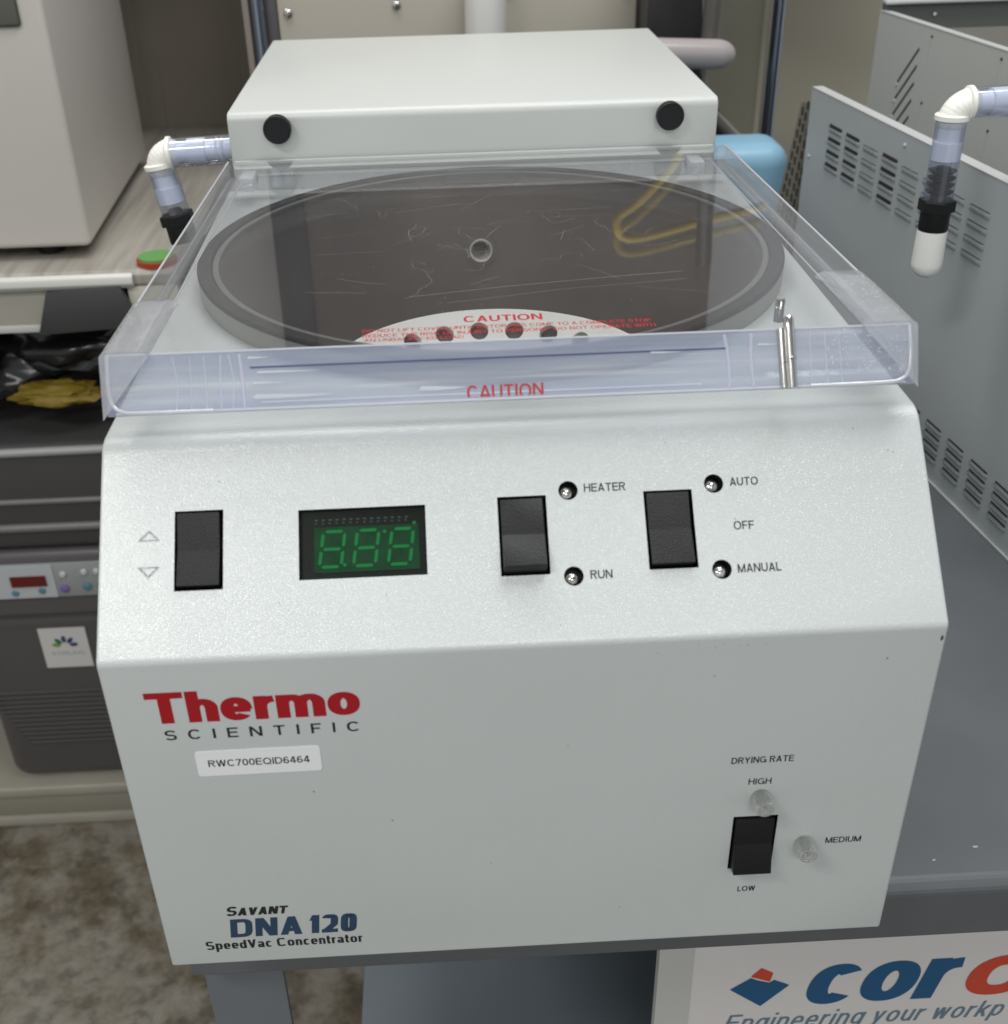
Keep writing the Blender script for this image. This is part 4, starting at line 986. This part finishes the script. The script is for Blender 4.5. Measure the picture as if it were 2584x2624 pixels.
for x in (-0.372, -1.6): box('counter_leg', (x, 1.6, FLOOR), (x + 0.04, 1.64, 0.065), fas, ctr)
box('side_leg', (-0.40, 1.02, FLOOR), (-0.362, 1.06, 0.065), slot_dark, ctr)
dk = prism('dark_box_lid', [Vector((-0.506, 0.920, 0.0655)), Vector((-0.418, 0.920, 0.0700)), Vector((-0.402, 0.920, 0.018)), Vector((-0.526, 0.920, 0.012))], (0, 0.0, 0.0) if False else (0, 0.012, 0), mat('charcoal_plastic', (0.042, 0.044, 0.043), 0.5, vary=0.1, vscale=9), None, 0.001)
dk.name = 'charcoal_bin_flap'; tag(dk, 'flat charcoal bin flap hanging below the counter lip', 'bin flap')
tr = thing('tape_roll', (-0.385, 0.972, 0.0854), 'green and red tape roll lying at the end of the counter', 'tape roll')
lathe('outer_wrap', (-0.377, 0.956, 0.0854), (0, 0, 1), [(0, 0.024), (0.006, 0.024)], mat('tape_red', (0.38, 0.035, 0.02), 0.5), tr, 36)
lathe('inner_wrap', (-0.377, 0.956, 0.0915), (0, 0, 1), [(0, 0.0215), (0.003, 0.0215)], mat('tape_green', (0.12, 0.30, 0.09), 0.5), tr, 36)
# white cabinet standing on the counter
wc = thing('white_cabinet', (-0.7, 1.2, 0.085), 'tall off-white instrument cabinet with grey window on the left counter', 'instrument cabinet')
wc_m = mat('cabinet_cream', (0.56, 0.53, 0.495), 0.4, vary=0.03, vscale=3)
bm = bmesh.new()
ft = [(-1.1, 0.981), (-0.459, 0.981), (-0.481, 1.430), (-1.1, 1.43)]
a = [bm.verts.new((x, y, 0.100)) for x, y in ft]; b = [bm.verts.new((x, y, 0.92)) for x, y in ft]
bm.faces.new(a[::-1]); bm.faces.new(b)
for i in range(4): bm.faces.new((a[i], a[(i + 1) % 4], b[(i + 1) % 4], b[i]))
bmesh.ops.bevel(bm, geom=list(bm.edges), offset=0.008, segments=4, profile=0.5, affect='EDGES')
from_bm('cabinet_shell', bm, wc_m, wc, 40)
bm = bmesh.new(); bm_box(bm, (-0.62, 0.9765, 0.351), (-0.485, 0.9808, 0.44), 0.004, 3)
from_bm('window', bm, mat('window_grey', (0.10, 0.105, 0.085), 0.3), wc, 40)
for (x, y) in ((-0.52, 1.02), (-0.52, 1.36), (-0.95, 1.02)): lathe('cabinet_foot', (x, y, 0.0854), (0, 0, 1), [(0, 0.016), (0.0148, 0.018)], black, wc, 20)
# bags on the freezer
def blob(name, c, rx, ry, rz, m, seed, amp=0.25, parent=None, sub=4):
    from mathutils import noise
    bm = bmesh.new(); bmesh.ops.create_icosphere(bm, subdivisions=sub, radius=1)
    for v in bm.verts:
        n = noise.fractal(v.co * 1.7 + Vector((seed, 0, 0)), 1.0, 2.0, 4); n2 = 1 - abs(noise.noise(v.co * 4 + Vector((0, seed, 0)))) * 0.35
        f = (1 + amp * n) * n2; v.co = Vector((c[0] + v.co.x * rx * f, c[1] + v.co.y * ry * f, max(c[2] - rz * 0.8, c[2] + v.co.z * rz * f)))
    return from_bm(name, bm, m, parent, 70)
bag_m = mat('bag_black', (0.012, 0.011, 0.012), 0.22)
b1 = blob('bin_bag', (-0.50, 1.06, -0.03), 0.17, 0.09, 0.060, bag_m, 3.1); tag(b1, 'shiny black bin bag slumped behind, just under the counter', 'bin bag', 'black bin bags on the dark freezer')
b2 = blob('bin_bag', (-0.68, 1.05, -0.065), 0.14, 0.10, 0.068, bag_m, 8.2); tag(b2, 'shiny black bin bag at the left edge on the dark freezer', 'bin bag', 'black bin bags on the dark freezer')
cloth = blob('yellow_cloth', (-0.535, 0.965, -0.085), 0.060, 0.025, 0.016, mat('cloth_yellow', (0.20, 0.14, 0.012), 0.6), 5.5, 0.3); tag(cloth, 'crumpled yellow cloth lying on the dark freezer lid', 'cloth')
# dark portable freezer
fz = thing('portable_freezer', (-0.58, 1.1, -0.727), 'dark grey portable freezer with silver control strip on the bottom shelf', 'freezer')
fz_m = mat('freezer_charcoal', (0.080, 0.073, 0.072), 0.5, vary=0.08, vscale=6); fz_l = mat('freezer_lid_grey', (0.055, 0.053, 0.053), 0.42)
box('body', (-0.735, 0.935, -0.7265), (-0.36, 1.35, -0.405), fz_m, fz, 0.028, 5)
box('shoulder', (-0.742, 0.922, -0.408), (-0.355, 1.36, -0.300), mat('freezer_shoulder', (0.10, 0.092, 0.094), 0.4), fz, 0.010, 4)
box('lid', (-0.75, 0.925, -0.298), (-0.35, 1.37, -0.140), fz_l, fz, 0.014, 4)
pale = mat('freezer_trim', (0.30, 0.30, 0.29), 0.35)
tube('lid_rim', [(-0.75, 0.9245, -0.150), (-0.35, 0.9245, -0.147)], 0.006, pale, fz, 10)
for (z, r_) in ((-0.222, 0.0045), (-0.262, 0.0065)):
    tube('lid_ridge', [(-0.75, 0.925, z), (-0.35, 0.925, z)], r_, mat('ridge_grey', (0.16, 0.15, 0.15), 0.35), fz, 10)
cp = box('control_panel', (-0.74, 0.917, -0.3705), (-0.36, 0.9215, -0.316), mat('panel_silver', (0.30, 0.31, 0.315), 0.35, 0.0, vary=0.12, vscale=8), fz, 0.001)
bp_l = box('display_bezel', (-0.735, 0.9155, -0.3695), (-0.583, 0.9168, -0.3175), mat('panel_pale', (0.44, 0.46, 0.48), 0.4), cp)
box('led_display', (-0.642, 0.9135, -0.3500), (-0.594, 0.9152, -0.3335), mat('led_red_off', (0.115, 0.012, 0.010), 0.2), cp)
def btn(x, z, r_, m): lathe('button', (x, 0.9165, z), (0, -1, 0), [(0, r_), (0.0022, r_), (0.003, r_ * .8)], m, cp, 18)
bb = mat('button_blue', (0.10, 0.20, 0.28), 0.3); bpz = mat('button_purple', (0.17, 0.12, 0.32), 0.3); bw = mat('button_white', (0.55, 0.55, 0.55), 0.3)
btn(-0.640, -0.3605, 0.0050, bb); btn(-0.603, -0.3580, 0.0050, bb); btn(-0.572, -0.3565, 0.0062, bpz); btn(-0.541, -0.3545, 0.0060, bb); btn(-0.521, -0.353, 0.0055, bb)
btn(-0.570, -0.3330, 0.0042, bw); btn(-0.541, -0.3305, 0.0042, bw); btn(-0.524, -0.330, 0.0040, bw)
BF = Fr((-0.6, 0.9348, -0.47), (1, 0, 0.0), (0, 0, 1))
bd = plate('badge', BF, -0.033, -0.036, 0.034, 0.034, 0, 0.0015, mat('badge_white', (0.58, 0.56, 0.54), 0.35), fz)
cols = [(0.16, 0.30, 0.02), (0.01, 0.13, 0.10), (0.015, 0.06, 0.11), (0.012, 0.05, 0.14), (0.06, 0.035, 0.15)]
for i, (a, cc) in enumerate(zip((172, 135, 92, 50, 8), cols)):
    cx, cy = 0.001 + 0.0125 * math.cos(R(a)), 0.003 + 0.0115 * math.sin(R(a)); pts = []
    for k in range(10):
        t = R(36 * k); ux, uy = 0.0062 * math.cos(t), 0.0034 * math.sin(t)
        pts.append(BF.p(cx + ux * math.cos(R(a)) - uy * math.sin(R(a)), cy + ux * math.sin(R(a)) + uy * math.cos(R(a)), 0.0017))
    prism('petal', pts, BF.n * 0.0003, mat('petal_%d' % i, cc, 0.5), bd)
lettering('STIRLING', BF, -0.021, -0.014, 0.026, 0.0068, mat('badge_ink', (0.30, 0.36, 0.38), 0.5), bd, c=0.0017)
for k in range(12):
    z = -0.5520 - k * 0.0088; x0 = -0.735 + 0.0042 * k
    tube('rib', [(x0 - 0.0, 0.9352, z), (-0.37, 0.9352, z)], 0.0026, mat('rib_dark', (0.055, 0.05, 0.05), 0.55), fz, 8)
# bottom shelf / beam on the floor
sh = thing('floor_shelf', (-0.8, 1.2, FLOOR), 'beige low shelf holding the dark freezer above the concrete', 'shelf')
bei = mat('shelf_beige', (0.36, 0.335, 0.28), 0.5, vary=0.12, vscale=10)
box('shelf_board', (-1.6, 0.918, -0.745), (-0.30, 1.6, -0.7268), bei, sh, 0.003, 3)
box('front_beam', (-1.6, 0.926, -0.790), (-0.30, 0.960, -0.7455), mat('beam_beige', (0.27, 0.25, 0.205), 0.5), sh, 0.002)
box('lower_beam', (-1.6, 0.922, -0.8096), (-0.30, 0.960, -0.7905), bei, sh, 0.002)

# ------------------------------------------------------------------ behind the machine
cur = thing('dark_curtain', (-0.45, 1.7, FLOOR), 'dark brown curtain hanging in folds behind the left counter', 'curtain')
vs, fs = [], []; nx = 120
for i in range(nx + 1):
    x = -0.75 + 0.56 * i / nx; y = 1.68 + 0.008 * math.sin(x * 24) + 0.002 * math.sin(x * 47 + 1)
    vs += [(x, y, FLOOR + 0.02), (x + 0.01 * math.sin(i), y, 0.46)]
for i in range(nx): fs.append((2 * i, 2 * i + 2, 2 * i + 3, 2 * i + 1))
c_ = raw('curtain_cloth', vs, fs, mat('curtain_brown', (0.28, 0.25, 0.205), 0.85, vary=0.2, vscale=4), cur, 60)
rod = tube('curtain_rod', [(-1.2, 1.68, 0.47), (-0.19, 1.68, 0.47)], 0.008, chrome, cur, 12)

rk = thing('equipment_rack', (0.1, 1.3, FLOOR), 'tall rack with chromed posts and a screwed beige panel behind the concentrator', 'rack')
post_m = mat('post_blue_steel', (0.30, 0.34, 0.42), 0.2, 1.0)
tube('post', [(-0.268, 1.30, FLOOR + 0.01), (-0.268, 1.30, 0.50)], 0.0095, post_m, rk, 20)
box('post_flange', (-0.2875, 1.295, FLOOR + 0.01), (-0.2795, 1.305, 0.5), mat('flange_brown', (0.22, 0.19, 0.17), 0.5), rk)
box('panel_frame', (-0.2575, 1.306, -0.5), (-0.243, 1.33, 0.5), mat('frame_dark', (0.06, 0.055, 0.06), 0.4), rk, 0.001)
box('back_panel', (-0.2425, 1.31, -0.5), (0.2525, 1.325, 0.47), mat('beige_panel', (0.37, 0.345, 0.295), 0.35, vary=0.10, vscale=5), rk, 0.002)
for (x, z) in ((-0.228, 0.311), (-0.079, 0.317), (0.075, 0.333), (0.235, 0.33)):
    lathe('screw', (x, 1.3102, z), (0, -1, 0), [(0, 0.0065), (0.003, 0.0055), (0.004, 0.003)], chrome, rk, 14)
bmv = lathe('white_bottle', (0.0, 0, 0), (0, 0, 1), [(0, 0.022), (0.2, 0.022)], white_pl); bpy.data.objects.remove(bmv)
wb = lathe('white_jug', (0.041, 1.262, 0.10), (0, 0, 1), [(0, 0.026), (0.01, 0.029), (0.24, 0.028), (0.29, 0.021), (0.30, 0.012)], mat('jug_white', (0.60, 0.60, 0.58), 0.3), None, 32)
tag(wb, 'slim translucent white jug in front of the beige rack panel', 'jug')
wb.parent = None
box('jug_shelf', (-0.2425, 1.20, 0.085), (0.2525, 1.309, 0.0998), mat('frame_dark', (0, 0, 0)), rk, 0.002)
box('dark_cabinet', (-0.285, 1.33, 0.475), (0.385, 1.62, 1.5), mat('cabinet_dark', (0.17, 0.145, 0.128), 0.4, vary=0.45, vscale=5), rk, 0.003)
box('cabinet_stile', (-0.285, 1.322, 0.475), (-0.235, 1.3295, 1.5), mat('stile_dark', (0.02, 0.02, 0.024), 0.4), rk, 0.002)
box('right_frame', (0.2530, 1.302, -0.3), (0.2565, 1.33, 0.5), mat('frame_dark', (0, 0, 0)), rk)
tube('post', [(0.4505, 1.30, FLOOR + 0.01), (0.4505, 1.30, 0.50)], 0.0085, post_m, rk, 20)
box('post_flange', (0.4405, 1.304, FLOOR + 0.01), (0.4435, 1.312, 0.5), mat('flange_grey', (0.30, 0.29, 0.27), 0.5), rk)
pn = box('clear_pane', (0.258, 1.3345, -0.2), (0.4395, 1.3375, 0.47), clear('pane_tinted', (0.86, 0.87, 0.84), opaque=0.12, body=(0.35, 0.34, 0.30)), rk)
# light panels either side higher up (seen mirrored in the lid)
pl1 = box('wall_board', (-1.05, 1.48, 0.50), (-0.30, 1.51, 1.6), mat('board_white', (0.62, 0.62, 0.63), 0.5), None, 0.003); tag(pl1, 'white wall board above the dark curtain', 'wall board', 'white boards high on the wall')
pl2 = box('wall_board', (0.395, 1.48, 0.47), (0.82, 1.51, 1.6), MATS['board_white'], None, 0.003); tag(pl2, 'white wall board right of the rack, high on the wall', 'wall board', 'white boards high on the wall')
# black case, struts, padded handle, blue cushion
bc = prism('black_case', [Vector((x, 1.20, z)) for x, z in ((0.252, 0.44), (0.312, 0.44), (0.326, 0.262), (0.326, 0.214), (0.434, 0.098), (0.434, -0.40), (0.19, -0.40), (0.19, 0.262), (0.252, 0.262))], (0, 0.08, 0), mat('case_black', (0.013, 0.012, 0.013), 0.45, vary=0.5, vscale=10), None, 0.003)
tag(bc, 'black upright case just right of the rear cover', 'case')
tr_ = thing('padded_trolley_handle', (0.3, 1.15, 0.2), 'grey padded trolley handle with dark slanting struts behind the rear cover', 'trolley handle')
def capsule(name, a, b, r, m, parent, sq=0.75):
    a, b = Vector(a), Vector(b); L = (b - a).length; pr = []
    for k in range(8): t = R(90 * k / 8); pr.append((r * 1.4 - r * 1.4 * math.cos(t), max(0.0006, r * math.sin(t))))
    for k in range(8, -1, -1): t = R(90 * k / 8); pr.append((L - r * 1.4 + r * 1.4 * math.cos(t), max(0.0006, r * math.sin(t))))
    return lathe(name, a, b - a, pr, m, parent, 32, smooth=70)
capsule('grip', (0.10, 1.10, 0.288), (0.352, 1.13, 0.270), 0.0180, mat('grip_grey', (0.32, 0.29, 0.29), 0.3), tr_)
strut_m = mat('strut_brown', (0.10, 0.092, 0.085), 0.35, 0.3)
tube('strut', [(0.285, 1.13, 0.262), (0.325, 1.13, 0.200), (0.441, 1.13, 0.078)], 0.0065, strut_m, tr_, 12)
tube('strut', [(0.315, 1.155, 0.262), (0.327, 1.155, 0.205), (0.445, 1.155, 0.092)], 0.0040, mat('strut_grey', (0.25, 0.23, 0.21), 0.3), tr_, 12)
tube('upright', [(0.335, 1.16, 0.60), (0.322, 1.15, 0.285)], 0.011, strut_m, tr_, 14)
bl = box('blue_case', (0.262, 1.0, CT + 0.0005), (0.403, 1.09, 0.186), mat('blue_plastic', (0.21, 0.39, 0.53), 0.4, vary=0.04, vscale=6), None, 0.026, 5)
tag(bl, 'light blue rounded plastic case standing behind the lid corner', 'case')
# yellow hose hanging above, mirrored in the lid
hp = curve_pts([(0.30, 1.29, 0.95), (0.318, 1.29, 0.70), (0.300, 1.29, 0.53), (0.289, 1.29, 0.508), (0.262, 1.285, 0.532), (0.236, 1.28, 0.556), (0.230, 1.28, 0.578), (0.248, 1.28, 0.591), (0.30, 1.285, 0.584), (0.355, 1.29, 0.570), (0.414, 1.29, 0.558), (0.47, 1.30, 0.60), (0.50, 1.30, 0.75)], 8)
hp = curve_pts([(0.335, 1.28, 0.43), (0.31, 1.28, 0.485), (0.289, 1.28, 0.510), (0.258, 1.28, 0.540), (0.231, 1.28, 0.560), (0.232, 1.28, 0.582), (0.252, 1.28, 0.592), (0.300, 1.28, 0.584), (0.355, 1.28, 0.570), (0.414, 1.28, 0.558), (0.447, 1.28, 0.55)], 8)
hs = tube('yellow_hose', hp, 0.0065, mat('hose_yellow', (0.50, 0.36, 0.05), 0.4), None, 14)
tag(hs, 'yellow hose looped above the rack, seen mirrored in the clear lid', 'hose')

# ceiling, so that upward reflections meet a room
o = box('ceiling', (-4, -3, 2.2), (4, 2.2, 2.25), mat('ceiling_white', (0.65, 0.65, 0.63), 0.8)); tag(o, 'white ceiling', kind='structure')
